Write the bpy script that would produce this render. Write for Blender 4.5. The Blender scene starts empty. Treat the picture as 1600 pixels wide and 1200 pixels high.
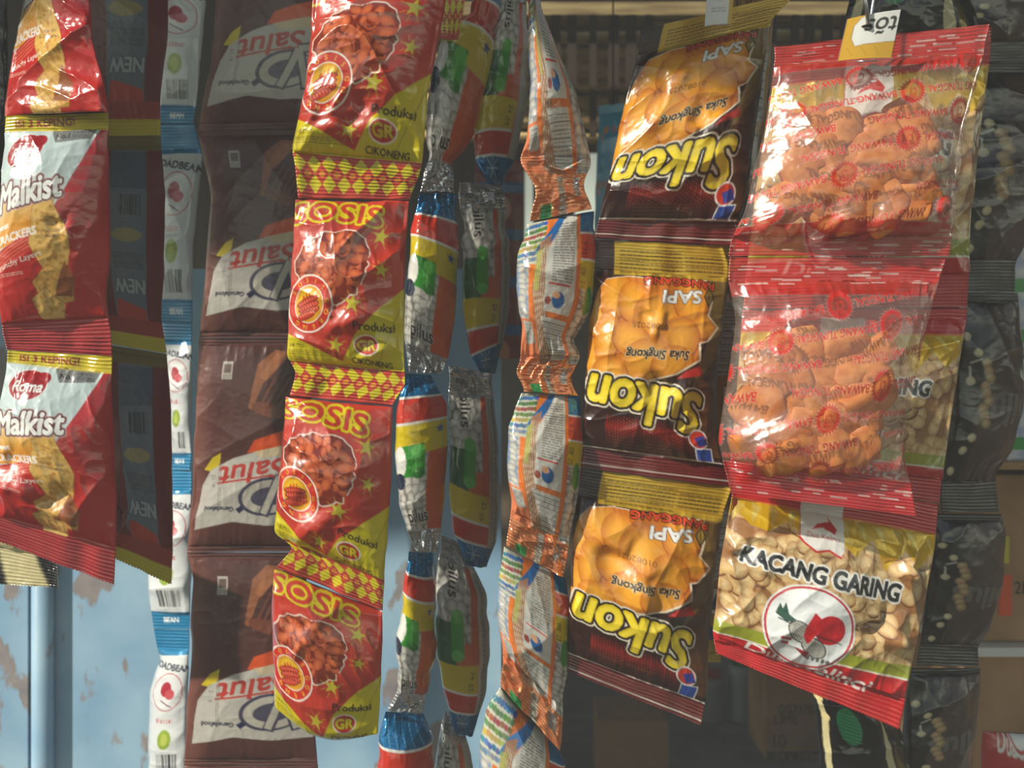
import bpy, math, random
import numpy as np

# ---------------------------------------------------------------- camera, sky, sun, exposure
F = 1331.0                      # focal length in photo pixels (1600 wide)
CAMZ = 1.5
HAZE = 0.07                     # density of the haze volume added to lift the dark tones
sc = bpy.context.scene
col = sc.collection
cam_data = bpy.data.cameras.new('camera')
cam = bpy.data.objects.new('camera', cam_data)
col.objects.link(cam)
cam.location = (0, 0, CAMZ)
cam.rotation_euler = (math.radians(90), 0, 0)
cam_data.sensor_fit = 'HORIZONTAL'
cam_data.sensor_width = 36.0
cam_data.lens = 36.0 * F / 1600.0
cam_data.clip_start = 0.02
cam_data.dof.use_dof = True
cam_data.dof.focus_distance = 0.62
cam_data.dof.aperture_fstop = 8.0
sc.camera = cam

world = bpy.data.worlds.new('sky')
sc.world = world
world.use_nodes = True
wn, wl = world.node_tree.nodes, world.node_tree.links
wn.clear()
wo = wn.new('ShaderNodeOutputWorld')
bg = wn.new('ShaderNodeBackground')
wtc = wn.new('ShaderNodeTexCoord')
wsep = wn.new('ShaderNodeSeparateXYZ')
wramp = wn.new('ShaderNodeValToRGB')
wmap = wn.new('ShaderNodeMapRange')
wmap.inputs['From Min'].default_value = -1.0
wmap.inputs['From Max'].default_value = 1.0
wl.new(wtc.outputs['Generated'], wsep.inputs[0])
wl.new(wsep.outputs['Z'], wmap.inputs['Value'])
wl.new(wmap.outputs[0], wramp.inputs[0])
cr = wramp.color_ramp
cr.elements[0].position = 0.0; cr.elements[0].color = (0.20, 0.17, 0.13, 1)
cr.elements[1].position = 1.0; cr.elements[1].color = (0.35, 0.50, 0.80, 1)
for p_, c_ in ((0.44, (0.26, 0.24, 0.19, 1)), (0.49, (0.35, 0.38, 0.30, 1)), (0.525, (0.8, 0.9, 0.7, 1)), (0.55, (2.8, 3.1, 2.3, 1)), (0.62, (2.6, 2.8, 2.3, 1)), (0.68, (0.75, 0.88, 1.0, 1))):
    e_ = cr.elements.new(p_); e_.color = c_
wnz = wn.new('ShaderNodeTexNoise'); wnz.inputs['Scale'].default_value = 2.6; wnz.inputs['Detail'].default_value = 3.0
wl.new(wtc.outputs['Generated'], wnz.inputs['Vector'])
wmr = wn.new('ShaderNodeMapRange')
wmr.inputs['From Min'].default_value = 0.35; wmr.inputs['From Max'].default_value = 0.65
wmr.inputs['To Min'].default_value = 0.45; wmr.inputs['To Max'].default_value = 1.5
wl.new(wnz.outputs['Fac'], wmr.inputs['Value'])
wmul = wn.new('ShaderNodeMixRGB'); wmul.blend_type = 'MULTIPLY'; wmul.inputs[0].default_value = 1.0
wl.new(wramp.outputs[0], wmul.inputs[1]); wl.new(wmr.outputs[0], wmul.inputs[2])
wl.new(wmul.outputs[0], bg.inputs['Color'])
bg.inputs['Strength'].default_value = 0.28
wl.new(bg.outputs[0], wo.inputs[0])

SUN_AZ, SUN_EL = 50.0, 36.0     # sun stands behind the camera, to its left
sun_data = bpy.data.lights.new('sun', 'SUN')
sun = bpy.data.objects.new('sun', sun_data)
col.objects.link(sun)
sun_data.energy = 4.2
sun_data.color = (1.0, 0.93, 0.80)
sun_data.angle = math.radians(1.2)
sun.rotation_euler = (math.radians(90 - SUN_EL), 0, math.radians(-SUN_AZ))
sun.location = (-2, -2, 4)

sc.view_settings.view_transform = 'Standard'
sc.view_settings.look = 'None'
sc.view_settings.gamma = 1.0
sc.view_settings.use_curve_mapping = False
sc.view_settings.exposure = 0.28
try:
    sc.cycles.transparent_max_bounces = 16
    sc.cycles.max_bounces = 7
    sc.cycles.sample_clamp_indirect = 4.0
except Exception:
    pass

# ---------------------------------------------------------------- helpers
def srgb(c):
    a = np.asarray(c, dtype=np.float64) / 255.0
    return np.where(a <= 0.04045, a / 12.92, ((a + 0.055) / 1.055) ** 2.4)

def at(px, py, D):
    return ((px - 800) / F * D, D, CAMZ + (600 - py) / F * D)

def XA(d, D):
    return d * D / F

def smooth(t):
    return t * t * (3 - 2 * t)

_G = {}
def vnoise(x, y, seed=0):
    g = _G.get(seed)
    if g is None:
        g = np.random.RandomState(seed + 17).rand(64, 64); _G[seed] = g
    xi = np.floor(x).astype(int); yi = np.floor(y).astype(int)
    fx = smooth(x - xi); fy = smooth(y - yi)
    a = g[yi % 64, xi % 64]; b = g[yi % 64, (xi + 1) % 64]
    c = g[(yi + 1) % 64, xi % 64]; d = g[(yi + 1) % 64, (xi + 1) % 64]
    return (a * (1 - fx) + b * fx) * (1 - fy) + (c * (1 - fx) + d * fx) * fy

def ridge(x, y, ang, wl_, stretch, seed):
    ca, sa = math.cos(ang), math.sin(ang)
    n = vnoise((x * ca + y * sa) / wl_ + 31.7, (-x * sa + y * ca) / (wl_ * stretch) + 7.3, seed)
    return 1.0 - np.abs(2 * n - 1)

def tag(o, label=None, cat=None, group=None, kind=None):
    if label: o['label'] = label
    if cat: o['category'] = cat
    if group: o['group'] = group
    if kind: o['kind'] = kind
    return o

def empty(name, loc):
    o = bpy.data.objects.new(name, None)
    o.empty_display_size = 0.01
    o.location = loc
    col.objects.link(o)
    return o

def link_mesh(name, me, parent=None):
    o = bpy.data.objects.new(name, me)
    col.objects.link(o)
    if parent is not None:
        o.parent = parent
        o.matrix_parent_inverse.identity()
    return o

# ---------------------------------------------------------------- materials
MATS = {}
def newmat(name):
    m = bpy.data.materials.new(name); m.use_nodes = True
    nt = m.node_tree; nt.nodes.clear()
    out = nt.nodes.new('ShaderNodeOutputMaterial')
    return m, nt.nodes, nt.links, out

def mat_printed(name, rough=0.30, coat=1.0, coat_rough=0.2, spec=0.5, bump=0.15):
    """printed plastic film: print colour and foil come from the film's own attribute"""
    m, n, l, out = newmat(name)
    b = n.new('ShaderNodeBsdfPrincipled')
    a = n.new('ShaderNodeAttribute'); a.attribute_name = 'print'
    l.new(a.outputs['Color'], b.inputs['Base Color'])
    mt = n.new('ShaderNodeMath'); mt.operation = 'MULTIPLY'; mt.inputs[1].default_value = 0.9
    l.new(a.outputs['Alpha'], mt.inputs[0]); l.new(mt.outputs[0], b.inputs['Metallic'])
    b.inputs['Roughness'].default_value = rough
    b.inputs['Coat Weight'].default_value = coat
    b.inputs['Coat Roughness'].default_value = coat_rough
    b.inputs['Specular IOR Level'].default_value = spec
    tc = n.new('ShaderNodeTexCoord'); nz = n.new('ShaderNodeTexNoise')
    nz.inputs['Scale'].default_value = 130.0; nz.inputs['Detail'].default_value = 2.0
    l.new(tc.outputs['Object'], nz.inputs['Vector'])
    bp = n.new('ShaderNodeBump'); bp.inputs['Strength'].default_value = bump; bp.inputs['Distance'].default_value = 0.002
    l.new(nz.outputs['Fac'], bp.inputs['Height']); l.new(bp.outputs[0], b.inputs['Normal']); l.new(bp.outputs[0], b.inputs['Coat Normal'])
    l.new(b.outputs[0], out.inputs[0])
    return m

def mat_clear(name):
    """clear film with print: print opacity sits in the attribute's alpha"""
    m, n, l, out = newmat(name)
    a = n.new('ShaderNodeAttribute'); a.attribute_name = 'print'
    tr = n.new('ShaderNodeBsdfTransparent'); tr.inputs[0].default_value = (0.97, 0.96, 0.95, 1)
    df = n.new('ShaderNodeBsdfPrincipled'); df.inputs['Roughness'].default_value = 0.35
    l.new(a.outputs['Color'], df.inputs['Base Color'])
    mx = n.new('ShaderNodeMixShader')
    l.new(a.outputs['Alpha'], mx.inputs[0]); l.new(tr.outputs[0], mx.inputs[1]); l.new(df.outputs[0], mx.inputs[2])
    gl = n.new('ShaderNodeBsdfGlossy'); gl.inputs['Roughness'].default_value = 0.19
    lw = n.new('ShaderNodeLayerWeight'); lw.inputs['Blend'].default_value = 0.35
    pw = n.new('ShaderNodeMath'); pw.operation = 'POWER'; pw.inputs[1].default_value = 3.0
    l.new(lw.outputs['Facing'], pw.inputs[0])
    tc = n.new('ShaderNodeTexCoord'); nz = n.new('ShaderNodeTexNoise')
    nz.inputs['Scale'].default_value = 90.0; nz.inputs['Detail'].default_value = 2.0
    l.new(tc.outputs['Object'], nz.inputs['Vector'])
    bp = n.new('ShaderNodeBump'); bp.inputs['Strength'].default_value = 0.25; bp.inputs['Distance'].default_value = 0.002
    l.new(nz.outputs['Fac'], bp.inputs['Height']); l.new(bp.outputs[0], gl.inputs['Normal'])
    mm = n.new('ShaderNodeMath'); mm.operation = 'MULTIPLY_ADD'; mm.inputs[1].default_value = 0.5; mm.inputs[2].default_value = 0.07
    mm.use_clamp = True
    l.new(pw.outputs[0], mm.inputs[0])
    m2 = n.new('ShaderNodeMixShader')
    l.new(mm.outputs[0], m2.inputs[0]); l.new(mx.outputs[0], m2.inputs[1]); l.new(gl.outputs[0], m2.inputs[2])
    l.new(m2.outputs[0], out.inputs[0])
    return m

def mat_plain(name, c, rough=0.6, metal=0.0, noise=0.15, scale=20.0, c2=None, coat=0.0, stretch=None, bump=0.0, emit=None):
    m, n, l, out = newmat(name)
    b = n.new('ShaderNodeBsdfPrincipled')
    c = srgb(c); c2 = srgb(c2) if c2 is not None else c * (1 - noise)
    tc = n.new('ShaderNodeTexCoord'); nz = n.new('ShaderNodeTexNoise')
    nz.inputs['Scale'].default_value = scale; nz.inputs['Detail'].default_value = 5.0
    if stretch:
        mp = n.new('ShaderNodeMapping'); mp.inputs['Scale'].default_value = stretch
        l.new(tc.outputs['Object'], mp.inputs[0]); l.new(mp.outputs[0], nz.inputs['Vector'])
    else:
        l.new(tc.outputs['Object'], nz.inputs['Vector'])
    rp = n.new('ShaderNodeValToRGB')
    rp.color_ramp.elements[0].position = 0.35; rp.color_ramp.elements[1].position = 0.65
    rp.color_ramp.elements[0].color = (*c, 1); rp.color_ramp.elements[1].color = (*c2, 1)
    l.new(nz.outputs['Fac'], rp.inputs[0]); l.new(rp.outputs[0], b.inputs['Base Color'])
    b.inputs['Roughness'].default_value = rough; b.inputs['Metallic'].default_value = metal
    b.inputs['Coat Weight'].default_value = coat
    if bump:
        bp = n.new('ShaderNodeBump'); bp.inputs['Strength'].default_value = bump; bp.inputs['Distance'].default_value = 0.004
        l.new(nz.outputs['Fac'], bp.inputs['Height']); l.new(bp.outputs[0], b.inputs['Normal'])
    l.new(b.outputs[0], out.inputs[0])
    return m

M_FILM = mat_printed('printed_film')
M_MATTE = mat_printed('printed_matte_film', rough=0.38, coat=0.4, coat_rough=0.25)
M_FOIL = mat_printed('printed_foil', rough=0.22, coat=0.7, coat_rough=0.16, bump=0.35)
M_CLEAR = mat_clear('clear_printed_film')

# ---------------------------------------------------------------- print artwork
S = 2                           # texels per photo pixel
_T = {}
def glyphs(s):
    if s in _T: return _T[s]
    cu = bpy.data.curves.new('lettering', 'FONT'); cu.body = s; cu.size = 1.0; cu.resolution_u = 3
    ob = bpy.data.objects.new('lettering', cu)
    me = bpy.data.meshes.new_from_object(ob)
    me.calc_loop_triangles()
    v = np.zeros(len(me.vertices) * 3); me.vertices.foreach_get('co', v); v = v.reshape(-1, 3)[:, :2]
    t = np.zeros(len(me.loop_triangles) * 3, dtype=np.int32); me.loop_triangles.foreach_get('vertices', t); t = t.reshape(-1, 3)
    bpy.data.objects.remove(ob); bpy.data.curves.remove(cu); bpy.data.meshes.remove(me)
    if len(v):
        mn, mx = v.min(0), v.max(0); v = v - (mn + mx) / 2
        ext = mx - mn
    else:
        ext = np.array([1, 1])
    _T[s] = (v, t, ext)
    return _T[s]

def dilate(m, r):
    if r <= 0: return m
    out = m.copy(); R = int(math.ceil(r)); h, w = m.shape
    for dy in range(-R, R + 1):
        for dx in range(-R, R + 1):
            if dx * dx + dy * dy > r * r + 0.5 or (dx == 0 and dy == 0): continue
            y0, y1 = max(0, dy), min(h, h + dy); x0, x1 = max(0, dx), min(w, w + dx)
            if y1 <= y0 or x1 <= x0: continue
            out[y0:y1, x0:x1] |= m[y0 - dy:y1 - dy, x0 - dx:x1 - dx]
    return out

class Art:
    def __init__(s, W, H, c=(255, 255, 255), foil=0.0):
        s.W, s.H = W, H; s.w, s.h = int(W * S), int(H * S)
        s.a = np.zeros((s.h, s.w, 4)); s.a[..., :3] = srgb(c); s.a[..., 3] = foil
        yy, xx = np.mgrid[0:s.h, 0:s.w]; s.X = (xx + .5) / S; s.Y = (yy + .5) / S
    def put(s, m, c, foil=None, op=1.0):
        cc = srgb(c)
        s.a[..., :3][m] = s.a[..., :3][m] * (1 - op) + cc * op
        if foil is not None: s.a[..., 3][m] = foil
        elif op >= .99: s.a[..., 3][m] = s.pf if hasattr(s, 'pf') else 0.0
    def _sub(s, x0, y0, x1, y1):
        a = max(0, int(x0 * S) - 1); b = max(0, int(y0 * S) - 1); c = min(s.w, int(x1 * S) + 2); d = min(s.h, int(y1 * S) + 2)
        return slice(b, max(b, d)), slice(a, max(a, c))
    def mpoly(s, pts):
        m = np.zeros((s.h, s.w), bool); P = np.asarray(pts, float)
        sl = s._sub(P[:, 0].min(), P[:, 1].min(), P[:, 0].max(), P[:, 1].max())
        X, Y = s.X[sl], s.Y[sl]
        if X.size == 0: return m
        r = np.zeros(X.shape, bool); n = len(P)
        for i in range(n):
            x1, y1 = P[i]; x2, y2 = P[(i + 1) % n]
            if y1 == y2: continue
            r ^= ((y1 > Y) != (y2 > Y)) & (X < (x2 - x1) * (Y - y1) / (y2 - y1) + x1)
        m[sl] = r
        return m
    def poly(s, pts, c, foil=None, op=1.0, line=None, lw=1.5):
        m = s.mpoly(pts)
        if line is not None: s.put(dilate(m, lw * S), line)
        s.put(m, c, foil, op); return m
    def mell(s, cx, cy, rx, ry, ang=0):
        m = np.zeros((s.h, s.w), bool); R = max(rx, ry)
        sl = s._sub(cx - R, cy - R, cx + R, cy + R); X, Y = s.X[sl] - cx, s.Y[sl] - cy
        ca, sa = math.cos(math.radians(ang)), math.sin(math.radians(ang))
        m[sl] = ((X * ca + Y * sa) / rx) ** 2 + ((-X * sa + Y * ca) / ry) ** 2 < 1
        return m
    def ell(s, cx, cy, rx, ry, c, ang=0, foil=None, op=1.0):
        s.put(s.mell(cx, cy, rx, ry, ang), c, foil, op)
    def rect(s, x0, y0, x1, y1, c, foil=None, op=1.0):
        sl = s._sub(x0, y0, x1, y1); m = np.zeros((s.h, s.w), bool)
        m[sl] = (s.X[sl] >= x0) & (s.X[sl] < x1) & (s.Y[sl] >= y0) & (s.Y[sl] < y1)
        s.put(m, c, foil, op)
    def line(s, x0, y0, x1, y1, w, c, op=1.0):
        L = math.hypot(x1 - x0, y1 - y0) or 1; nx, ny = -(y1 - y0) / L * w / 2, (x1 - x0) / L * w / 2
        s.poly([(x0 + nx, y0 + ny), (x1 + nx, y1 + ny), (x1 - nx, y1 - ny), (x0 - nx, y0 - ny)], c, op=op)
    def pline(s, pts, w, c):
        for a, b in zip(pts, pts[1:]): s.line(*a, *b, w, c)
    def star(s, cx, cy, r, c, n=5, rin=0.42, rot=-90, line=None):
        pts = []
        for i in range(2 * n):
            a = math.radians(rot + i * 180 / n); q = r if i % 2 == 0 else r * rin
            pts.append((cx + q * math.cos(a), cy + q * math.sin(a)))
        s.poly(pts, c, line=line, lw=1)
    def text(s, t, cx, cy, size, c, rot=0, bold=0.0, outl=(), sx=1.0, shear=0.0, width=None, op=1.0, foil=None, arc=None):
        v, tr, ext = glyphs(t)
        if not len(tr): return
        if width is not None: sx = width / (ext[0] * size)
        x = v[:, 0] * size * sx + shear * v[:, 1] * size; y = -v[:, 1] * size
        if arc: y = y + arc * (x / (ext[0] * size * sx / 2)) ** 2
        ca, sa = math.cos(math.radians(rot)), math.sin(math.radians(rot))
        P = np.stack([cx + x * ca - y * sa, cy + x * sa + y * ca], 1) * S
        pad = int(max([bold] + [o[0] for o in outl]) * S) + 4
        x0, y0 = int(P[:, 0].min()) - pad, int(P[:, 1].min()) - pad
        w, h = int(P[:, 0].max()) + pad - x0 + 1, int(P[:, 1].max()) + pad - y0 + 1
        m = np.zeros((h, w), bool); P = P - (x0, y0)
        for i, j, k in tr:
            A, B, C = P[i], P[j], P[k]
            bx0, by0 = int(min(A[0], B[0], C[0])), int(min(A[1], B[1], C[1]))
            bx1, by1 = int(max(A[0], B[0], C[0])) + 2, int(max(A[1], B[1], C[1])) + 2
            gy, gx = np.mgrid[by0:by1, bx0:bx1] + 0.5
            d = (B[0] - A[0]) * (C[1] - A[1]) - (C[0] - A[0]) * (B[1] - A[1])
            if abs(d) < 1e-9: continue
            e1 = ((B[0] - A[0]) * (gy - A[1]) - (gx - A[0]) * (B[1] - A[1])) / d
            e2 = ((C[0] - B[0]) * (gy - B[1]) - (gx - B[0]) * (C[1] - B[1])) / d
            e3 = ((A[0] - C[0]) * (gy - C[1]) - (gx - C[0]) * (A[1] - C[1])) / d
            hh, ww = m[by0:by1, bx0:bx1].shape
            m[by0:by1, bx0:bx1] |= ((e1 >= -.01) & (e2 >= -.01) & (e3 >= -.01))[:hh, :ww]
        def stamp(mm, c, op=1.0):
            X0, Y0, X1, Y1 = max(0, x0), max(0, y0), min(s.w, x0 + w), min(s.h, y0 + h)
            if X1 <= X0 or Y1 <= Y0: return
            full = np.zeros((s.h, s.w), bool); full[Y0:Y1, X0:X1] = mm[Y0 - y0:Y1 - y0, X0 - x0:X1 - x0]
            s.put(full, c, foil, op)
        for r, oc in sorted(outl, key=lambda q: -q[0]): stamp(dilate(m, r * S), oc)
        stamp(dilate(m, bold * S) if bold else m, c, op)
    def micro(s, x0, y0, x1, y1, c, lh=3.2, seed=0, op=.75, vertical=False):
        rs = np.random.RandomState(seed)
        y = y0
        while y < y1:
            x = x0
            while x < x1:
                wd = rs.uniform(3, 11)
                if vertical: s.rect(y, x, y + lh * .45, min(x + wd, x1), c, op=op)
                else: s.rect(x, y, min(x + wd, x1), y + lh * .45, c, op=op)
                x += wd + 1.4
            y += lh
    def barcode(s, x0, y0, x1, y1, c=(20, 20, 20), seed=0):
        rs = np.random.RandomState(seed); x = x0
        while x < x1:
            wd = rs.choice([.6, 1.0, 1.5]); s.rect(x, y0, min(x + wd, x1), y1, c); x += wd + rs.choice([.7, 1.2])
    def mottle(s, m, amp=0.15, sc_=6.0, seed=3):
        n = vnoise(s.X / sc_, s.Y / sc_, seed) * .6 + vnoise(s.X / sc_ * 2.3, s.Y / sc_ * 2.3, seed + 1) * .4
        k = (1 + (n - .5) * 2 * amp)[..., None]
        s.a[..., :3] = np.where(m[..., None], s.a[..., :3] * k, s.a[..., :3])
    def blob(s, cx, cy, rx, ry, ang, c_in, c_out, edge=None, op=1.0):
        m = s.mell(cx, cy, rx, ry, ang)
        if not m.any(): return
        X, Y = s.X - cx, s.Y - cy; ca, sa = math.cos(math.radians(ang)), math.sin(math.radians(ang))
        d = ((X * ca + Y * sa) / rx) ** 2 + ((-X * sa + Y * ca) / ry) ** 2
        k = np.clip(d, 0, 1)[..., None]
        s.a[..., :3] = np.where(m[..., None], srgb(c_in) * (1 - k) + srgb(c_out) * k, s.a[..., :3]); s.a[..., 3][m] = 0
        if edge is not None: s.put(m & (d > .86), edge)
    def done(s):
        a = s.a; p = np.pad(a, ((1, 1), (1, 1), (0, 0)), mode='edge')
        s.a = (p[:-2, 1:-1] + p[2:, 1:-1] + p[1:-1, :-2] + p[1:-1, 2:] + 2 * a) / 6
        del s.X, s.Y
        return s
    def sample(s, u, v):
        x = np.clip(u * s.w - .5, 0, s.w - 1.001); y = np.clip(v * s.h - .5, 0, s.h - 1.001)
        xi, yi = x.astype(int), y.astype(int); fx, fy = (x - xi)[..., None], (y - yi)[..., None]
        a = s.a
        return (a[yi, xi] * (1 - fx) + a[yi, xi + 1] * fx) * (1 - fy) + (a[yi + 1, xi] * (1 - fx) + a[yi + 1, xi + 1] * fx) * fy

# ---------------------------------------------------------------- packets
def grid_faces(nr, nc, off=0, flip=False):
    r, c = np.mgrid[0:nr - 1, 0:nc - 1]
    a = (r * nc + c).ravel() + off
    f = np.stack([a, a + nc, a + nc + 1, a + 1], 1)
    return f[:, ::-1] if flip else f

def build_mesh(name, V, Fc, C, mat):
    me = bpy.data.meshes.new(name)
    me.vertices.add(len(V)); me.vertices.foreach_set('co', V.astype(np.float32).ravel())
    me.loops.add(Fc.size); me.loops.foreach_set('vertex_index', Fc.astype(np.int32).ravel())
    me.polygons.add(len(Fc))
    me.polygons.foreach_set('loop_start', np.arange(0, Fc.size, 4, dtype=np.int32))
    try: me.polygons.foreach_set('loop_total', np.full(len(Fc), 4, dtype=np.int32))
    except Exception: pass
    me.update(calc_edges=True)
    me.polygons.foreach_set('use_smooth', np.ones(len(Fc), dtype=bool))
    at_ = me.color_attributes.new('print', 'FLOAT_COLOR', 'POINT')
    at_.data.foreach_set('color', C.astype(np.float32).ravel())
    me.materials.append(mat)
    return me

def interp_edge(pts, t_rows, vk, k):
    p = np.asarray(pts, float)
    x = np.interp(t_rows, vk, p[:, 0]); y = np.interp(t_rows, vk, p[:, 1])
    if k > 1:
        ker = np.ones(k) / k
        def sm(a):
            # odd reflection keeps the end points in place
            pre = 2 * a[0] - a[1:k + 1][::-1]; post = 2 * a[-1] - a[-k - 1:-1][::-1]
            q = np.convolve(np.concatenate([pre, a, post]), ker, 'same')
            return q[k:-k]
        x, y = sm(x), sm(y)
    return x, y

def packet(name, art, L, R, D=(.65, .65, .65, .65), T=.012, seals=(.0, .1), mat=None, seed=0,
           label='', cat='snack packet', group=None, region=(0, 0, 1, 1), step=1.35,
           gather=1.0, crease=1.0, fine=1.0, crimp=.35, zig=(0, 0), sag=0.0, back=(170, 172, 175), backfoil=.8,
           seal_names=('top_seal', 'bottom_seal'), wrap=.45, backT=.8, vmap=None, kx=1.0, facets=(), crump=0.0, boxy=1.0, sag_low=1.0):
    """one pillow packet: film front and back, crimped seals; L and R are its side edges from top to bottom"""
    mat = mat or M_FILM
    Lp, Rp = np.asarray(L, float), np.asarray(R, float)
    def arc(p):
        d = np.r_[0, np.cumsum(np.hypot(*np.diff(p, axis=0).T))]; return d
    aL, aR = arc(Lp), arc(Rp)
    if len(Lp) == len(Rp) and vmap is None:
        vkL = vkR = (aL / aL[-1] + aR / aR[-1]) / 2
    else:
        vkL, vkR = aL / aL[-1], aR / aR[-1]
    Hpx = (aL[-1] + aR[-1]) / 2; Wpx = np.hypot(Rp[:, 0].mean() - Lp[:, 0].mean(), 0)
    Wreal = max(Wpx, abs(D[1] - D[0]) / .65 * F)
    nr = max(12, int(Hpx / step)); nc = max(8, int(max(Wpx, 20) / step))
    v = np.linspace(0, 1, nr); u = np.linspace(0, 1, nc)
    k = max(3, int(nr * .05)) | 1
    lx, ly = interp_edge(Lp, v, vkL, k); rx, ry = interp_edge(Rp, v, vkR, k)
    U, V = np.meshgrid(u, v)
    X = lx[:, None] * (1 - U) + rx[:, None] * U
    Y = ly[:, None] * (1 - U) + ry[:, None] * U
    Y = Y + sag * np.sin(np.pi * U) * V ** 4
    # serrated cut edges
    zt, zb = zig
    if zt: Y = Y + zt * (np.abs((U * Wpx / 5.0) % 1 - .5) * 2) * np.clip(1 - V * Hpx / (zt * 2.0), 0, 1)
    if zb: Y = Y - zb * (np.abs((U * Wpx / 5.0) % 1 - .5) * 2) * np.clip(1 - (1 - V) * Hpx / (zb * 2.0), 0, 1)
    dl = D[0] * (1 - V) + D[2] * V; dr = D[1] * (1 - V) + D[3] * V
    Dp = dl * (1 - U) + dr * U
    st, sb = seals
    sv = np.clip((V - st) / max(1e-6, 1 - st - sb), 0, 1)
    body = np.clip(np.sin(np.pi * sv ** sag_low), 0, 1)
    bv = body ** (.55 * boxy)
    bu = np.clip(1 - np.abs(2 * U - 1) ** 2.2, 0, 1) ** .75
    xx, yy = U * Wreal, V * Hpx
    inseal = ((V < st) | (V > 1 - sb)).astype(float)
    dt = np.clip(V - st, 0, 1) * Hpx if st > 0 else np.full_like(V, 999.)
    db = np.clip(1 - sb - V, 0, 1) * Hpx if sb > 0 else np.full_like(V, 999.)
    h = T * bv * bu
    edge = np.clip(np.minimum(U, 1 - U) * Wpx / 6.0, 0, 1)
    g = gather * .0014 * (np.exp(-dt / 28.) + np.exp(-db / 28.)) * (1 - inseal)
    h += g * ((ridge(xx, yy, 0.0, 11., 7., seed + 1) - .5) * 1.1 + (ridge(xx, yy, .25, 19., 5., seed + 2) - .5)) * edge
    cw = crease * (1 - inseal) * edge
    for i, (wl_, am, stch) in enumerate(((62., .0030, 2.2), (34., .0013, 2.6), (19., .0006, 2.0))):
        ang = (seed * 1.37 + i * 1.1) % 3.14
        h += cw * am * (ridge(xx, yy, ang, wl_, stch, seed + 5 + i) ** 2 - .4)
    h += fine * .00022 * (vnoise(xx / 5., yy / 5., seed + 9) - .5) * edge
    # broad sway so that no packet is perfectly regular
    h += .003 * (vnoise(xx / 120. + seed, yy / 120., seed + 11) - .5) * edge
    h += inseal * (crimp * .001 * (.35 + 1.3 * vnoise(xx / 30., yy / 9., seed + 12)) * np.sin(2 * np.pi * (yy + 3 * vnoise(xx / 50., yy / 50., seed + 14)) / 5.2) + .0022 * crease * (vnoise(xx / 26., yy / 60., seed + 13) - .5))
    for (fu, fv, fr) in facets:           # dents added to the film, tipped to mirror sun glare to the camera
        i_, j_ = int(fv * (nr - 1)), int(fu * (nc - 1))
        P_ = np.array([(X[i_, j_] - 800) / F, 1.0, (600 - Y[i_, j_]) / F]); Vw = -P_ / np.linalg.norm(P_)
        el, az = math.radians(SUN_EL), math.radians(SUN_AZ)
        Hh = Vw + np.array([-math.sin(az) * math.cos(el), -math.cos(az) * math.cos(el), math.sin(el)])
        dDx = (Dp[i_, min(j_ + 3, nc - 1)] - Dp[i_, max(j_ - 3, 0)]) / (XA(X[i_, min(j_ + 3, nc - 1)] - X[i_, max(j_ - 3, 0)], Dp[i_, j_]))
        sx_, sy_ = -Hh[0] / abs(Hh[1]) + dDx, Hh[2] / abs(Hh[1])
        dx_, dy_ = (X - X[i_, j_]) * Dp[i_, j_] / F, (Y - Y[i_, j_]) * Dp[i_, j_] / F
        rr_ = fr * Dp[i_, j_] / F
        ang_ = np.arctan2(dy_, dx_); rr_ = rr_ * (1 + .25 * np.sin(3 * ang_ + seed) + .15 * np.sin(5 * ang_ + 2 * seed))
        wn_ = np.exp(-((dx_ ** 2 + dy_ ** 2) / rr_ ** 2) ** 2.0) * .8
        h = h * (1 - wn_) + wn_ * (h[i_, j_] + sx_ * dx_ + sy_ * dy_ * .9 + .0007 * (ridge(xx, yy, .5 + fu * 3, 15., 2.6, seed + 41) - .5) + .0003 * (ridge(xx, yy, 2 + fv * 3, 8., 2.0, seed + 42) - .5))
    if crump:
        near = np.clip(inseal + .6 * np.exp(-np.minimum(dt, db) / 14.), 0, 1) * edge
        h += near * crump * (.0042 * (ridge(xx, yy, .9 + seed, 17., 1.6, seed + 31) ** 2 - .3) + .0018 * (ridge(xx, yy, 2.1 + seed, 8., 1.5, seed + 32) - .5))
    # in-plane wobble of the sides
    wob = (vnoise(yy / 23. + 5, np.full_like(yy, 1.5), seed + 15) - .5) * 4.0 * kx
    X = X + wob * (2 * U - 1) * .6
    Df = Dp - np.maximum(h, -.004) - .0003
    Db = Dp + backT * T * bv * bu + .0003 + .0010 * (1 - inseal) * (ridge(xx, yy, .6, 40., 2., seed + 21) - .5) * edge
    Z = CAMZ + (600 - Y) / F * Dp; XX = (X - 800) / F * Dp
    # keep the silhouette: x and z belong to the middle plane
    front = np.stack([XX, Df, Z], -1)
    rs_ = max(1, nc // 24)
    uc = np.unique(np.r_[np.arange(0, nc, rs_), nc - 1])
    bk = np.stack([XX[:, uc], np.maximum(Db, Df + .0004)[:, uc], Z[:, uc]], -1)
    # print
    ua = u
    if wrap > 0:
        q = np.arcsin(np.clip((2 * u - 1) * wrap, -1, 1)) / math.asin(wrap); ua = (q + 1) / 2
    ru0, rv0, ru1, rv1 = region
    UA, VA = np.meshgrid(ru0 + (ru1 - ru0) * ua, rv0 + (rv1 - rv0) * v)
    C = art.sample(UA, VA)
    cb = np.zeros((nr, len(uc), 4)); cb[..., :3] = srgb(back); cb[..., 3] = backfoil
    # split rows into seal, pouch, seal
    it = int(round(st * (nr - 1))); ib = nr - 1 - int(round(sb * (nr - 1)))
    cx, cz = XX[0].mean(), Z[0].mean()
    org = np.array([XX.mean(), Dp.mean(), Z[-1].mean()])
    root = empty(name, tuple(org))
    tag(root, label, cat, group)
    segs = []
    if it > 2: segs.append((seal_names[0], 0, it))
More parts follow.
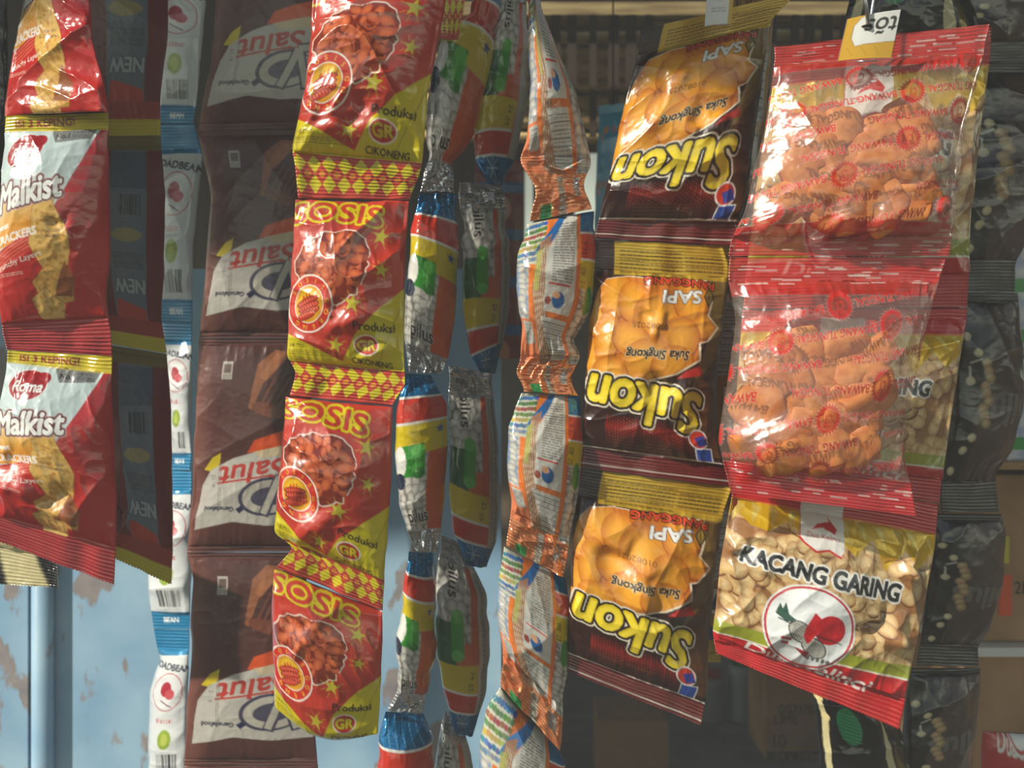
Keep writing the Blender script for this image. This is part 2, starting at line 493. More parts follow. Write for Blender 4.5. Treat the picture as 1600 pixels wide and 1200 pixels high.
    segs.append(('pouch', it if it > 2 else 0, ib if ib < nr - 2 else nr - 1))
    if ib < nr - 2: segs.append((seal_names[1], ib, nr - 1))
    for nm, r0, r1 in segs:
        n = r1 - r0 + 1; m = len(uc)
        fv = front[r0:r1 + 1].reshape(-1, 3); bvv = bk[r0:r1 + 1].reshape(-1, 3)
        Vt = np.concatenate([fv, bvv]) - org
        Ct = np.concatenate([C[r0:r1 + 1].reshape(-1, 4), cb[r0:r1 + 1].reshape(-1, 4)])
        o2 = n * nc
        fs = [grid_faces(n, nc), grid_faces(n, m, o2, True)]
        r = np.arange(n - 1)
        fs.append(np.stack([r * nc, o2 + r * m, o2 + (r + 1) * m, (r + 1) * nc], 1))
        fs.append(np.stack([r * nc + nc - 1, (r + 1) * nc + nc - 1, o2 + (r + 1) * m + m - 1, o2 + r * m + m - 1], 1))
        me = build_mesh(name + '_' + nm, Vt, np.concatenate(fs), Ct, mat)
        link_mesh(nm, me, root)
    return root
# ---------------------------------------------------------------- the printed designs
RED = (188, 56, 42); YEL = (205, 190, 20)

def chips_pile(A, cx, cy, rx, ry, n, seed, cin=(214, 104, 52), cout=(150, 48, 22), rmin=7, rmax=13, white=2.2, base=(120, 34, 18), asp=.6):
    rs = np.random.RandomState(seed)
    pts = []
    for i in range(44):
        a = 2 * math.pi * i / 44; k = 1 + .09 * math.sin(3 * a + seed) + rs.uniform(-.07, .07)
        pts.append((cx + rx * k * math.cos(a), cy + ry * k * math.sin(a)))
    m = A.mpoly(pts)
    A.put(dilate(m, white * S), (232, 214, 200)); A.put(m, base)
    for i in range(n):
        a = rs.uniform(0, 2 * math.pi); r = math.sqrt(rs.rand()) * .86
        x, y = cx + rx * r * math.cos(a), cy + ry * r * math.sin(a); q = rs.uniform(rmin, rmax)
        A.blob(x + .8, y + 1.4, q, q * asp, rs.uniform(0, 180), cout, (95, 26, 14))
        A.blob(x, y, q, q * asp, rs.uniform(0, 180), cin, cout)

def art_sosis():
    A = Art(200, 325, RED)
    # yellow corners and curved bands
    A.poly([(95, 262), (120, 215), (160, 175), (202, 140), (202, 265)], YEL)
    A.poly([(0, 215), (40, 232), (80, 250), (110, 262), (0, 264)], YEL)
    A.line(150, 270, 205, 150, 1.2, (150, 140, 20))
    A.text('SOSIS', 78, 22, 44, RED, bold=1.2, outl=((5.0, YEL),), rot=3, width=158, arc=6)
    for c in ((58, 20), (118, 26)): A.ell(c[0], c[1], 4, 5, (120, 90, 20), op=.35)
    chips_pile(A, 80, 108, 62, 56, 75, 4, cin=(212, 112, 66), cout=(170, 68, 40), rmin=9, rmax=15, base=(130, 44, 26))
    # badge
    bx, by = 42, 168
    A.ell(bx, by, 43, 46, (240, 232, 222)); A.ell(bx, by, 40.5, 43.5, (200, 46, 34)); A.ell(bx, by, 28, 30, (240, 232, 222)); A.ell(bx, by, 26.5, 28.5, (226, 160, 30))
    A.ell(bx, by - 6, 18, 18, (236, 190, 40))
    for fx in (-10, -4, 2, 8):
        A.poly([(bx + fx - 4, by), (bx + fx - 1, by - 14), (bx + fx, by - 24 + abs(fx)), (bx + fx + 3, by - 12), (bx + fx + 4, by)], (222, 96, 24))
    for i, (dx, dy) in enumerate(((-2, -4), (0, 4), (2, 12), (-4, 18))):
        m = A.mell(bx + dx, by + dy, 21 - i, 5.4, -18); A.put(dilate(m, 2.4), (90, 24, 16)); A.put(m, (196, 60, 40))
        for q in range(-3, 4): A.line(bx + dx + q * 5 - 2, by + dy - q * 1.6 - 3, bx + dx + q * 5 + 1, by + dy - q * 1.6 + 1, .9, (236, 150, 120))
    s_ = 'SOSISGORENG'
    for i, ch in enumerate(s_):
        a = math.radians(-150 + i * 27 + (8 if i > 4 else 0))
        A.text(ch, bx + 34.3 * math.cos(a), by + 37 * math.sin(a), 11, (240, 190, 60), rot=math.degrees(a) + 90, bold=.3)
    # stars
    for (x, y, r) in ((158, 62, 15), (163, 116, 12), (118, 168, 15), (88, 232, 13)):
        for k in range(8):
            a = math.radians(22 + 45 * k); A.line(x + r * .8 * math.cos(a), y + r * .8 * math.sin(a), x + r * 1.45 * math.cos(a), y + r * 1.45 * math.sin(a), .9, (200, 170, 60))
        A.star(x, y, r, (196, 184, 50), rot=-80)
    A.text('Produksi', 152, 203, 17, (50, 28, 16), bold=.5, width=66, rot=3)
    A.ell(138, 230, 21, 16, (235, 225, 210)); A.ell(138, 230, 18.5, 13.8, (190, 44, 30)); A.text('GR', 138, 230, 21, YEL, bold=1.0, outl=((1.8, (120, 20, 14)),), width=30)
    A.text('CIKONENG', 146, 256, 13, (60, 34, 16), bold=.5, width=66, rot=4)
    A.text('NETTO :', 22, 236, 8.5, (60, 34, 16), bold=.2, rot=3)
    A.micro(4, 243, 92, 252, (90, 60, 20), seed=2, op=.7)
    # crimped band of diamonds
    A.rect(0, 263, 200, 325, RED); A.rect(0, 262, 200, 265, YEL)
    for r in range(2):
        for i in range(9):
            x = 8 + i * 24.5 + (0 if r == 0 else 0); y = 279 + r * 27
            A.poly([(x - 11.5, y), (x, y - 13), (x + 11.5, y), (x, y + 13)], YEL)
    for i in range(8):
        A.ell(20.5 + i * 24.5, 292.5, 5, 4, (226, 150, 50)); A.text('SG', 20.5 + i * 24.5, 292.5, 5, (150, 30, 20), bold=.2)
    for i in range(8):
        x = 20.2 + i * 24.5
    return A.done()

def art_malkist():
    A = Art(185, 370, (188, 40, 42))
    A.poly([(0, 24), (165, 24), (98, 165), (62, 300), (0, 300)], (196, 214, 216))
    # warm glow under the name, then the red lower field
    for k in range(16):
        y = 118 + k * 4.2; t = k / 15
        A.poly([(0, y + 12), (112 - k * 1.2, y - 14), (104, y + 6), (0, y + 30)], tuple(np.array((214, 205, 170)) * (1 - t) + np.array((226, 150, 40)) * t))
    A.poly([(0, 215), (40, 200), (98, 165), (185, 150), (185, 370), (0, 370)], (190, 42, 40))
    for k in range(4): A.line(0, 222 + k * 6, 92, 182 + k * 5, 1.0, (226, 130, 90))
    A.poly([(165, 20), (98, 165), (110, 190), (185, 200), (185, 20)], (184, 38, 42))
    # crackers
    rs = np.random.RandomState(8)
    def cracker(pts, c=(222, 178, 92)):
        m = A.poly(pts, c, line=(140, 84, 30), lw=.8)
        A.mottle(m, .16, 5, 3)
        P = np.array(pts); mn, mx = P.min(0), P.max(0)
        for _ in range(int((mx[0] - mn[0]) * (mx[1] - mn[1]) / 90)):
            x, y = rs.uniform(mn[0], mx[0]), rs.uniform(mn[1], mx[1])
            mm = A.mell(x, y, 3.2, 2.2, rs.uniform(0, 90)) & m; A.put(mm, (186, 126, 48), op=.6)
    cracker([(70, 150), (100, 140), (128, 200), (122, 250), (95, 262), (66, 205)])
    cracker([(66, 262), (92, 238), (132, 262), (126, 296), (80, 300)], (214, 166, 84))
    A.poly([(118, 235), (132, 262), (126, 290), (98, 286)], (150, 84, 44))
    cracker([(60, 286), (84, 272), (110, 300), (98, 322), (66, 320)], (226, 184, 104))
    # brand oval and name
    A.ell(40, 62, 36, 28, (226, 226, 226), ang=-14); A.ell(40, 62, 34.5, 26.5, (160, 28, 38), ang=-14)
    A.ell(62, 48, 16, 12, (160, 28, 38), ang=-20)
    A.text('Roma', 44, 64, 27, (240, 240, 240), rot=-6, bold=.7, shear=.25, width=52)
    A.poly([(78, 26), (158, 24), (150, 42), (92, 50)], (120, 124, 124))
    A.text('No.1', 102, 38, 13, (40, 40, 44), bold=.5, rot=-6); A.text('MALKIST', 132, 31, 7, (40, 40, 44), bold=.2, rot=-4); A.micro(118, 36, 148, 40, (50, 50, 54))
    A.text('Malkist', 58, 126, 56, (236, 238, 236), rot=-11, bold=1.6, outl=((4.2, (96, 34, 40)), (5.4, (190, 150, 150))), width=112, sx=.8, shear=.15)
    A.text('sweet', 14, 178, 13, (244, 236, 226), rot=-10, bold=.4); A.text('CRACKERS', 40, 192, 17, (244, 236, 226), rot=-10, bold=.8, width=74)
    A.text('Crunchy Layers', 44, 230, 12, (244, 236, 226), rot=-12, bold=.3, width=84); A.micro(0, 244, 54, 250, (236, 190, 180), seed=4)
    A.text('AGT 2026', 100, 188, 6.5, (70, 40, 20), bold=.15); A.text('025T0R20B09A2', 98, 196, 6.5, (70, 40, 20), bold=.15)
    # yellow crimp on top, red crimp below
    A.rect(0, 0, 185, 26, (206, 186, 30)); A.text('ISI 3 KEPING!', 62, 13, 17, (150, 40, 34), bold=.8, rot=-1, width=104)
    A.rect(0, 318, 185, 370, (168, 32, 42))
    for k in range(6): A.line(0, 322 + k * 8, 185, 322 + k * 8, .8, (206, 110, 90), op=.5)
    return A.done()

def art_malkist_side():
    A = Art(115, 370, (104, 26, 32))  # shade is in these colours: red, panel and top yellow dimmed
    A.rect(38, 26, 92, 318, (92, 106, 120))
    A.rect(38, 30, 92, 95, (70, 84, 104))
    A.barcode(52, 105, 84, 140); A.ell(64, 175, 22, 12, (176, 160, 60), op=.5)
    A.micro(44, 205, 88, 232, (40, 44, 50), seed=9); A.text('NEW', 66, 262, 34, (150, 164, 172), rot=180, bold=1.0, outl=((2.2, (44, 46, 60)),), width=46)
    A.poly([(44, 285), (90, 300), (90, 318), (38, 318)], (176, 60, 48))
    A.rect(0, 0, 115, 26, (104, 92, 40)); A.rect(0, 318, 115, 345, (150, 50, 40)); A.rect(0, 345, 115, 370, (190, 174, 50))  # top yellow dimmed by painted shade, lowest yellow kept as lit
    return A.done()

def art_bean():
    A = Art(75, 265, (226, 230, 232)); B = (20, 132, 184)
    A.rect(0, 0, 75, 40, B, foil=.3)
    A.text('BROADBEAN', 34, 56, 14, (30, 34, 70), bold=.7, rot=8, width=92)
    A.ell(40, 96, 28, 30, (196, 60, 70)); A.ell(40, 96, 26.5, 28.5, (228, 230, 232)); 
    A.ell(38, 92, 10, 12, (176, 40, 60)); A.ell(46, 100, 9, 8, (200, 80, 90)); A.line(30, 110, 50, 120, 2, (120, 40, 60))
    A.text('Rabbit', 38, 142, 12, (200, 50, 60), bold=.3)
    A.ell(38, 172, 12, 16, (150, 178, 60), ang=10); A.ell(38, 172, 6, 10, (186, 200, 90), ang=10)
    A.barcode(22, 196, 60, 226, seed=3); A.rect(0, 235, 75, 265, B, foil=.3)
    A.text('BEAN', 38, 250, 12, (230, 236, 240), bold=.5)
    return A.done()

def art_salut():
    A = Art(190, 335, (86, 48, 44))
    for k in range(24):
        t = k / 23; A.rect(k * 1.6, 0, k * 1.6 + 2, 335, tuple(np.array((128, 80, 70)) * (1 - t) + np.array((86, 48, 44)) * t))  # lit glimmer of the left edge, painted into the print
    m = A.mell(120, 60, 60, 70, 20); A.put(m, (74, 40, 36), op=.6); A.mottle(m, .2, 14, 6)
    A.poly([(88, 108), (98, 40), (122, 18), (150, 22), (108, 70), (94, 112)], (150, 92, 60)); A.poly([(100, 60), (124, 24), (146, 26), (112, 66)], (170, 108, 70))
    for k in range(5): A.line(100 + k * 9, 118, 126 + k * 11, 60, 3, (120, 70, 54))
    A.ell(118, 112, 26, 10, (120, 64, 46), ang=20)
    A.rect(44, 36, 60, 64, (186, 180, 172)); A.rect(46, 40, 58, 54, (110, 90, 84)); A.micro(45, 56, 59, 62, (70, 56, 52), lh=2.4)
    for k in range(5): A.line(44, 76 + k * 6, 92 - (k % 2) * 20, 76 + k * 6, 2, (80, 46, 40))
    # white wedge with orange edge
    A.poly([(100, 158), (190, 128), (190, 170), (90, 178)], (222, 86, 36)); A.poly([(22, 205), (36, 186), (50, 178), (46, 210)], (214, 190, 40))
    top = [(14, 262), (18, 230), (34, 205), (70, 186), (110, 174), (190, 158)]
    A.poly(top + [(190, 288), (120, 292), (70, 286), (10, 300)], (196, 192, 184))
    A.poly([(100, 176), (190, 156), (190, 176), (110, 186)], (214, 196, 160))
    A.text('Salut', 96, 208, 42, (192, 62, 54), rot=171, bold=1.2, width=100, shear=.35)
    A.line(44, 226, 130, 212, 3, (192, 62, 54))
    A.ell(122, 246, 44, 30, (70, 66, 92), ang=-8); A.ell(124, 246, 40, 26, (196, 190, 178), ang=-8); A.ell(124, 246, 27, 15, (78, 74, 96), ang=-8)
    for (a, b) in (((140, 214), (116, 276)), ((140, 214), (156, 276)), ((140, 214), (190, 206))):
        A.line(*a, *b, 16, (70, 66, 92)); 
    for (a, b) in (((140, 214), (116, 273)), ((140, 214), (156, 273)), ((140, 214), (190, 206))):
        A.line(*a, *b, 10, (196, 190, 178))
    A.text('Garudafood', 48, 266, 10, (58, 56, 80), rot=180, bold=.4, width=46); A.poly([(74, 266), (82, 260), (88, 266), (80, 273)], (40, 44, 80))
    A.text('21:16', 38, 222, 9, (110, 104, 100), rot=90, bold=.1); A.micro(194, 46, 268, 50, (130, 124, 118), vertical=True)
    return A.done()

def pebbles(A, x0, y0, x1, y1, c=(206, 204, 196), seed=0, r=9, gap=(120, 116, 112)):
    rs = np.random.RandomState(seed)
    A.rect(x0, y0, x1, y1, gap)
    clipm = (A.X >= x0) & (A.X < x1) & (A.Y >= y0) & (A.Y < y1)
    sv = A.a.copy()
    y = y0
    while y < y1 + r:
        x = x0 + rs.uniform(-r, 0)
        while x < x1 + r:
            q = r * rs.uniform(.85, 1.2)
            A.blob(x + rs.uniform(-2, 2), y + rs.uniform(-2, 2), q, q * .82, rs.uniform(0, 180), c, tuple(int(k * .74) for k in c), edge=gap)
            x += r * 1.75
        y += r * 1.35
    A.a[~clipm] = sv[~clipm]

def art_pilus():
    A = Art(110, 300, (212, 96, 46))
    A.rect(0, 0, 110, 48, (20, 120, 180), foil=.55)
    for k in range(6): A.line(10 + k * 18, 0, 30 + k * 16, 44, 1.2, (110, 180, 214))
    A.rect(0, 46, 110, 50, (226, 226, 220)); A.rect(0, 50, 110, 88, (200, 56, 38)); A.rect(0, 87, 110, 91, (226, 226, 220)); A.rect(0, 91, 110, 138, (208, 184, 26))
    pebbles(A, 0, 138, 74, 262, seed=1, r=10)
    A.poly([(74, 138), (110, 138), (110, 262), (66, 262)], (206, 88, 44))
    A.rect(20, 122, 66, 172, (52, 140, 48))
    m = A.mell(54, 132, 13, 10); A.rect(41, 132, 67, 168, (66, 168, 60)); A.put(m, (96, 190, 80)); A.ell(54, 168, 13, 8, (46, 128, 44)); A.rect(47, 134, 51, 166, (110, 196, 92))
    A.ell(14, 146, 15, 24, (228, 228, 222)); A.ell(10, 178, 14, 14, (32, 40, 60))
    A.text('pilus', 46, 240, 32, (30, 26, 26), bold=.9, outl=((2.0, (206, 202, 196)),), width=50)
    A.star(96, 104, 9, (32, 72, 140))
    A.rect(0, 262, 110, 300, (214, 216, 220), foil=.9)
    A.micro(0, 268, 110, 296, (60, 62, 66), lh=5, op=.35)
    return A.done()

def art_pilus_flip():
    A = Art(110, 300, (212, 96, 46))
    pebbles(A, 0, 40, 80, 150, seed=5, r=11)
    A.text('pilus', 36, 62, 34, (30, 26, 26), rot=90, bold=.9, outl=((2.0, (206, 202, 196)),), width=50)
    A.poly([(74, 40), (92, 40), (88, 180), (70, 180)], (206, 88, 44)); A.rect(86, 40, 110, 300, (190, 188, 180)); A.micro(44, 90, 260, 106, (90, 90, 88), vertical=True, seed=3)
    A.rect(0, 120, 44, 182, (40, 96, 50)); A.rect(34, 112, 58, 168, (60, 150, 56)); A.ell(46, 112, 12, 10, (86, 178, 74)); A.ell(46, 168, 12, 9, (96, 186, 80))
    A.rect(0, 182, 84, 224, (206, 182, 26)); A.rect(0, 224, 84, 228, (226, 226, 220)); A.rect(0, 228, 84, 258, (196, 54, 38)); A.rect(0, 258, 84, 262, (226, 226, 220))
    A.rect(0, 262, 110, 300, (20, 120, 180), foil=.5); A.text('25', 74, 196, 13, (50, 40, 20), rot=90, bold=.1); A.text('05', 70, 214, 13, (50, 40, 20), rot=90, bold=.1)
    for k in range(8): A.line(46, 278, 46 + 20 * math.cos(k * .8), 278 + 20 * math.sin(k * .8), 1.6, (190, 210, 220))
    A.rect(0, 0, 110, 40, (214, 216, 220), foil=.9); A.micro(4, 6, 106, 34, (60, 62, 66), lh=5, op=.35)
    A.text('Rasa', 30, 22, 15, (40, 38, 36), rot=188, bold=.5)
    return A.done()

def art_pilus_back():
    A = Art(125, 300, (220, 118, 46))
    # left strip of pictures
    A.rect(0, 0, 38, 84, (196, 196, 180))
    rs = np.random.RandomState(6)
    for i, c in enumerate(((60, 110, 160), (84, 124, 70), (150, 84, 70), (104, 140, 74), (176, 164, 84), (70, 120, 160), (120, 150, 170))):
        for k in range(7):
            A.ell(3 + k * 5.6, 7 + i * 11 + (6 - k) * .8 + rs.uniform(-1, 1), 3.4, 4.2, tuple(int(q + rs.uniform(-22, 22)) for q in c))
    pebbles(A, 0, 84, 20, 180, seed=3, r=8, gap=(120, 150, 190))
    A.poly([(60, 0), (36, 40), (28, 60), (40, 64), (76, 0)], (40, 116, 190), foil=.3)
    # centre seam of fine lines
    A.poly([(34, 44), (50, 30), (46, 120), (62, 215), (80, 246), (40, 246), (26, 130)], (166, 120, 92))
    for k in range(5): A.pline([(36 + k * 3, 50), (28 + k * 3.5, 130), (44 + k * 5, 240)], .8, (220, 214, 190))
    A.poly([(30, 60), (40, 56), (36, 130), (28, 130)], (176, 186, 80), op=.6)
    A.poly([(0, 180), (26, 180), (44, 246), (0, 246)], (222, 128, 84)); A.poly([(4, 184), (22, 184), (32, 214), (14, 218)], (190, 190, 184)); A.micro(8, 188, 24, 212, (70, 70, 70), lh=2.8)
    # nutrition text
    A.poly([(72, 0), (92, 0), (92, 160), (46, 160), (46, 60)], (206, 204, 196)); A.micro(56, 14, 88, 108, (70, 70, 72), lh=4.4, seed=7)
    A.rect(50, 112, 84, 115, (200, 60, 60)); A.rect(46, 122, 80, 152, (200, 196, 190)); A.ell(68, 138, 10, 14, (30, 90, 150)); A.ell(64, 130, 6, 6, (214, 160, 120)); A.ell(52, 142, 5, 7, (150, 70, 60))
    A.poly([(42, 170), (92, 170), (92, 240), (66, 240)], (206, 204, 196))
    for k in range(7): A.line(46 + k * 2.5, 178 + k * 9, 92, 178 + k * 9, .9, (60, 60, 60))
    A.micro(58, 181, 90, 236, (70, 70, 72), lh=4.5, seed=2, op=.5)
    # right: front design turning round the edge
    A.rect(98, 0, 125, 30, (20, 120, 180), foil=.5); A.rect(98, 30, 125, 33, (226, 226, 220)); A.rect(98, 33, 125, 70, (204, 66, 40)); A.rect(98, 70, 125, 73, (226, 226, 220)); A.rect(98, 73, 125, 112, (208, 184, 26))
    pebbles(A, 100, 112, 125, 246, seed=9, r=9); A.ell(116, 128, 7, 22, (60, 140, 50))
    A.poly([(97, 112), (100, 112), (100, 246), (97, 246)], (210, 96, 46))
    for t_, y_ in (('3 21', 54), ('08', 88), ('25', 106), ('PN 1', 132)): A.text(t_, 104, y_, 12, (50, 40, 24), rot=92, bold=.15)
    A.rect(0, 246, 125, 300, (236, 150, 100), foil=.6); A.rect(60, 250, 74, 300, (190, 186, 170), foil=.8); A.rect(96, 252, 112, 280, (170, 172, 170), foil=.8)
    A.micro(4, 256, 120, 296, (180, 90, 60), lh=6, op=.5); A.rect(20, 284, 44, 300, (50, 150, 80), foil=.3)
    return A.done()

def art_sukon():
    A = Art(230, 375, (48, 20, 16))
    A.rect(0, 0, 230, 56, (206, 172, 52), foil=.45); A.rect(0, 0, 36, 60, (40, 18, 14)); A.micro(46, 14, 150, 50, (60, 44, 16), lh=7, seed=4, op=.6); A.micro(156, 20, 222, 44, (60, 44, 16), lh=7, seed=5, op=.6)
    # olive field at the right
    A.poly([(150, 56), (230, 56), (230, 330), (196, 330), (176, 230), (206, 120)], (120, 96, 44)); A.poly([(176, 230), (230, 160), (230, 330), (196, 330)], (92, 56, 32))
    A.poly([(34, 56), (60, 56), (40, 100), (30, 240), (18, 240), (20, 110)], (70, 48, 24))
    # cassava puffs
    edge = [(24, 64), (60, 57), (110, 60), (196, 56), (204, 90), (198, 112), (218, 128), (200, 152), (186, 156), (190, 182), (150, 208), (60, 238), (0, 244), (0, 130), (10, 84)]
    A.poly(edge, (226, 216, 190)); m = A.mpoly([(x * .98, y * .98 + 2.5) for x, y in edge]); A.put(m, (196, 112, 24)); sv = A.a.copy()
    rs = np.random.RandomState(3)
    for (x, y, rx_, ry_, an) in ((14, 200, 22, 40, 0), (16, 120, 22, 40, 8), (40, 90, 26, 40, 10), (70, 100, 26, 34, -10), (30, 160, 20, 46, 4), (110, 120, 40, 40, 20), (165, 92, 30, 34, -20), (70, 160, 34, 26, 30), (190, 128, 22, 20, 0), (150, 150, 32, 34, 10), (100, 190, 46, 34, -15), (40, 215, 30, 26, 20), (140, 190, 36, 26, -20)):
        A.blob(x + 1, y + 2, rx_ + 1, ry_ + 1, an, (170, 92, 20), (150, 76, 14)); A.blob(x, y, rx_, ry_, an, (236, 166, 48), (200, 116, 22))
    keep = m; A.a[~keep] = sv[~keep]
    A.text('PANGGANG', 146, 62, 17, (206, 70, 34), rot=180, bold=.9, outl=((2.2, (40, 16, 10)), (0.9, (214, 170, 40))), width=118, arc=-3)
    A.text('SAPI', 150, 86, 27, (226, 228, 226), rot=176, bold=1.1, outl=((2.4, (34, 22, 20)),), width=64, shear=.15)
    A.poly([(196, 66), (206, 82), (196, 100), (186, 82)], (60, 50, 20)); A.poly([(196, 70), (203, 82), (196, 96), (189, 82)], (150, 124, 50)); A.line(196, 68, 196, 98, 1.2, (60, 50, 20)); A.text('HALAL', 196, 60, 6, (60, 50, 20), rot=180, bold=.2)
    A.text('01082025', 100, 136, 13, (110, 70, 24), rot=180, bold=.1, width=58)
    A.text('Suka Singkong', 116, 178, 20, (44, 32, 30), rot=176, bold=.7, outl=((1.5, (226, 200, 150)),), width=104, shear=.2)
    A.poly([(166, 200), (190, 190), (196, 204), (150, 214)], (176, 40, 34))
    # big name, read upside down
    y0 = 258
    for i in range(9):
        for j in range(34):
            q = 2.6 - abs(i - 3) * .4
            if q > 0: A.ell(40 + j * 4.6, 284 + i * 5 + (j % 2) * 2.5, q * .9, q * .9, (150, 34, 26))
    A.text('Sukon', 98, y0, 88, (222, 196, 24), rot=184, bold=3.0, outl=((7.0, (36, 20, 16)), (9.4, (226, 218, 200))), width=184, shear=.12)
    A.text('Sukon', 98, y0 + 2, 88, (238, 214, 50), rot=184, bold=1.0, width=184, shear=.12)
    # blue and red corner mark
    A.poly([(182, 318), (212, 316), (208, 352), (180, 348)], (226, 226, 226)); A.poly([(184, 320), (210, 318), (206, 350), (182, 346)], (40, 76, 160))
    A.ell(190, 304, 17, 16, (226, 226, 226)); A.ell(190, 304, 14.5, 13.5, (206, 60, 40)); A.poly([(184, 302), (200, 296), (206, 310), (190, 316)], (40, 60, 150))
    A.text('Gurih', 176, 286, 9, (214, 200, 150), rot=170, bold=.2); A.micro(50, 316, 140, 332, (110, 70, 40), lh=5, op=.5)
    A.rect(0, 338, 230, 340.5, (210, 200, 190)); A.rect(0, 341, 230, 375, (98, 26, 28)); A.rect(0, 366, 230, 368, (200, 190, 180)); A.micro(60, 347, 200, 362, (150, 80, 70), lh=6, op=.35)
    return A.done()

def art_label():
    A = Art(110, 300, (176, 130, 62))
    A.rect(8, 60, 102, 165, (196, 196, 188))
    for k in range(11): A.line(10, 66 + k * 9.5, 100, 66 + k * 9.5, .8, (50, 50, 50))
    A.micro(14, 69, 96, 162, (60, 60, 60), lh=4.7, seed=4, op=.55)
    A.barcode(14, 20, 96, 52, seed=6); A.poly([(58, 180), (96, 180), (96, 220), (58, 220)], (226, 226, 220), line=(30, 30, 34)); A.poly([(64, 214), (77, 186), (90, 214)], (40, 60, 110))
    A.text('I', 40, 200, 24, (226, 226, 220), bold=1.2, outl=((2, (50, 40, 30)),)); A.rect(0, 240, 110, 262, (40, 70, 130)); A.rect(0, 262, 110, 300, (190, 160, 60), foil=.6)
    return A.done()

def sunburst(A, cx, cy, r, c, op):
    pts = []
    for i in range(48):
        a = math.pi * 2 * i / 48; q = r * (1.32 if i % 2 else 1.0); pts.append((cx + q * math.cos(a), cy + q * math.sin(a)))
    A.put(A.mpoly(pts), c, foil=op); m = A.mell(cx, cy, r * .78, r * .78); A.put(m, (214, 70, 50), foil=op * .55)
    m2 = A.mell(cx, cy, r * .62, r * .62); A.put(m2, (220, 90, 64), foil=op * .3)
    A.text('CT', cx, cy, r * 1.0, c, rot=172, bold=.6, foil=op, width=r * .7)
    A.poly([(cx - r * .5, cy + r * .45), (cx + r * .5, cy + r * .38), (cx + r * .2, cy + r * .6), (cx - r * .2, cy + r * .6)], c, foil=op)

def art_bawang(seed=0):
    A = Art(350, 370, (226, 200, 190), foil=.09); R = (206, 34, 26)
    A.pf = .9
    A.rect(0, 0, 350, 52, (200, 44, 40), foil=.72); A.rect(0, 320, 350, 370, (186, 34, 40), foil=.80)
    A.rect(0, 36, 350, 60, (206, 60, 50), foil=.5)
    for k in range(14): A.poly([(10 + k * 26, 60), (20 + k * 26, 52), (36 + k * 26, 52), (24 + k * 26, 60)], R, foil=.5)
    # rough patches of silvery crimping
    rs = np.random.RandomState(seed + 5)
    for _ in range(60):
        x, y = rs.uniform(0, 350), rs.choice([rs.uniform(6, 42), rs.uniform(326, 366)]); A.rect(x, y, x + rs.uniform(6, 40), y + 2.2, (226, 206, 200), foil=.7, op=.8)
    rot = -9
    for r_ in range(7):
        y = 82 + r_ * 41; off = (r_ % 2) * 90 + seed * 37
        for c_ in range(-1, 4):
            x = c_ * 186 + off
            A.text('BAWANG TUNGGAL', x + 40, y - (x - 100) * .16, 18, R, rot=180 + rot, bold=.7, foil=.85, width=136)
            if (r_ + c_) % 3 != 2: sunburst(A, x + 134, y - (x + 10) * .16 + 2, 19, R, .8)
    return A.done()

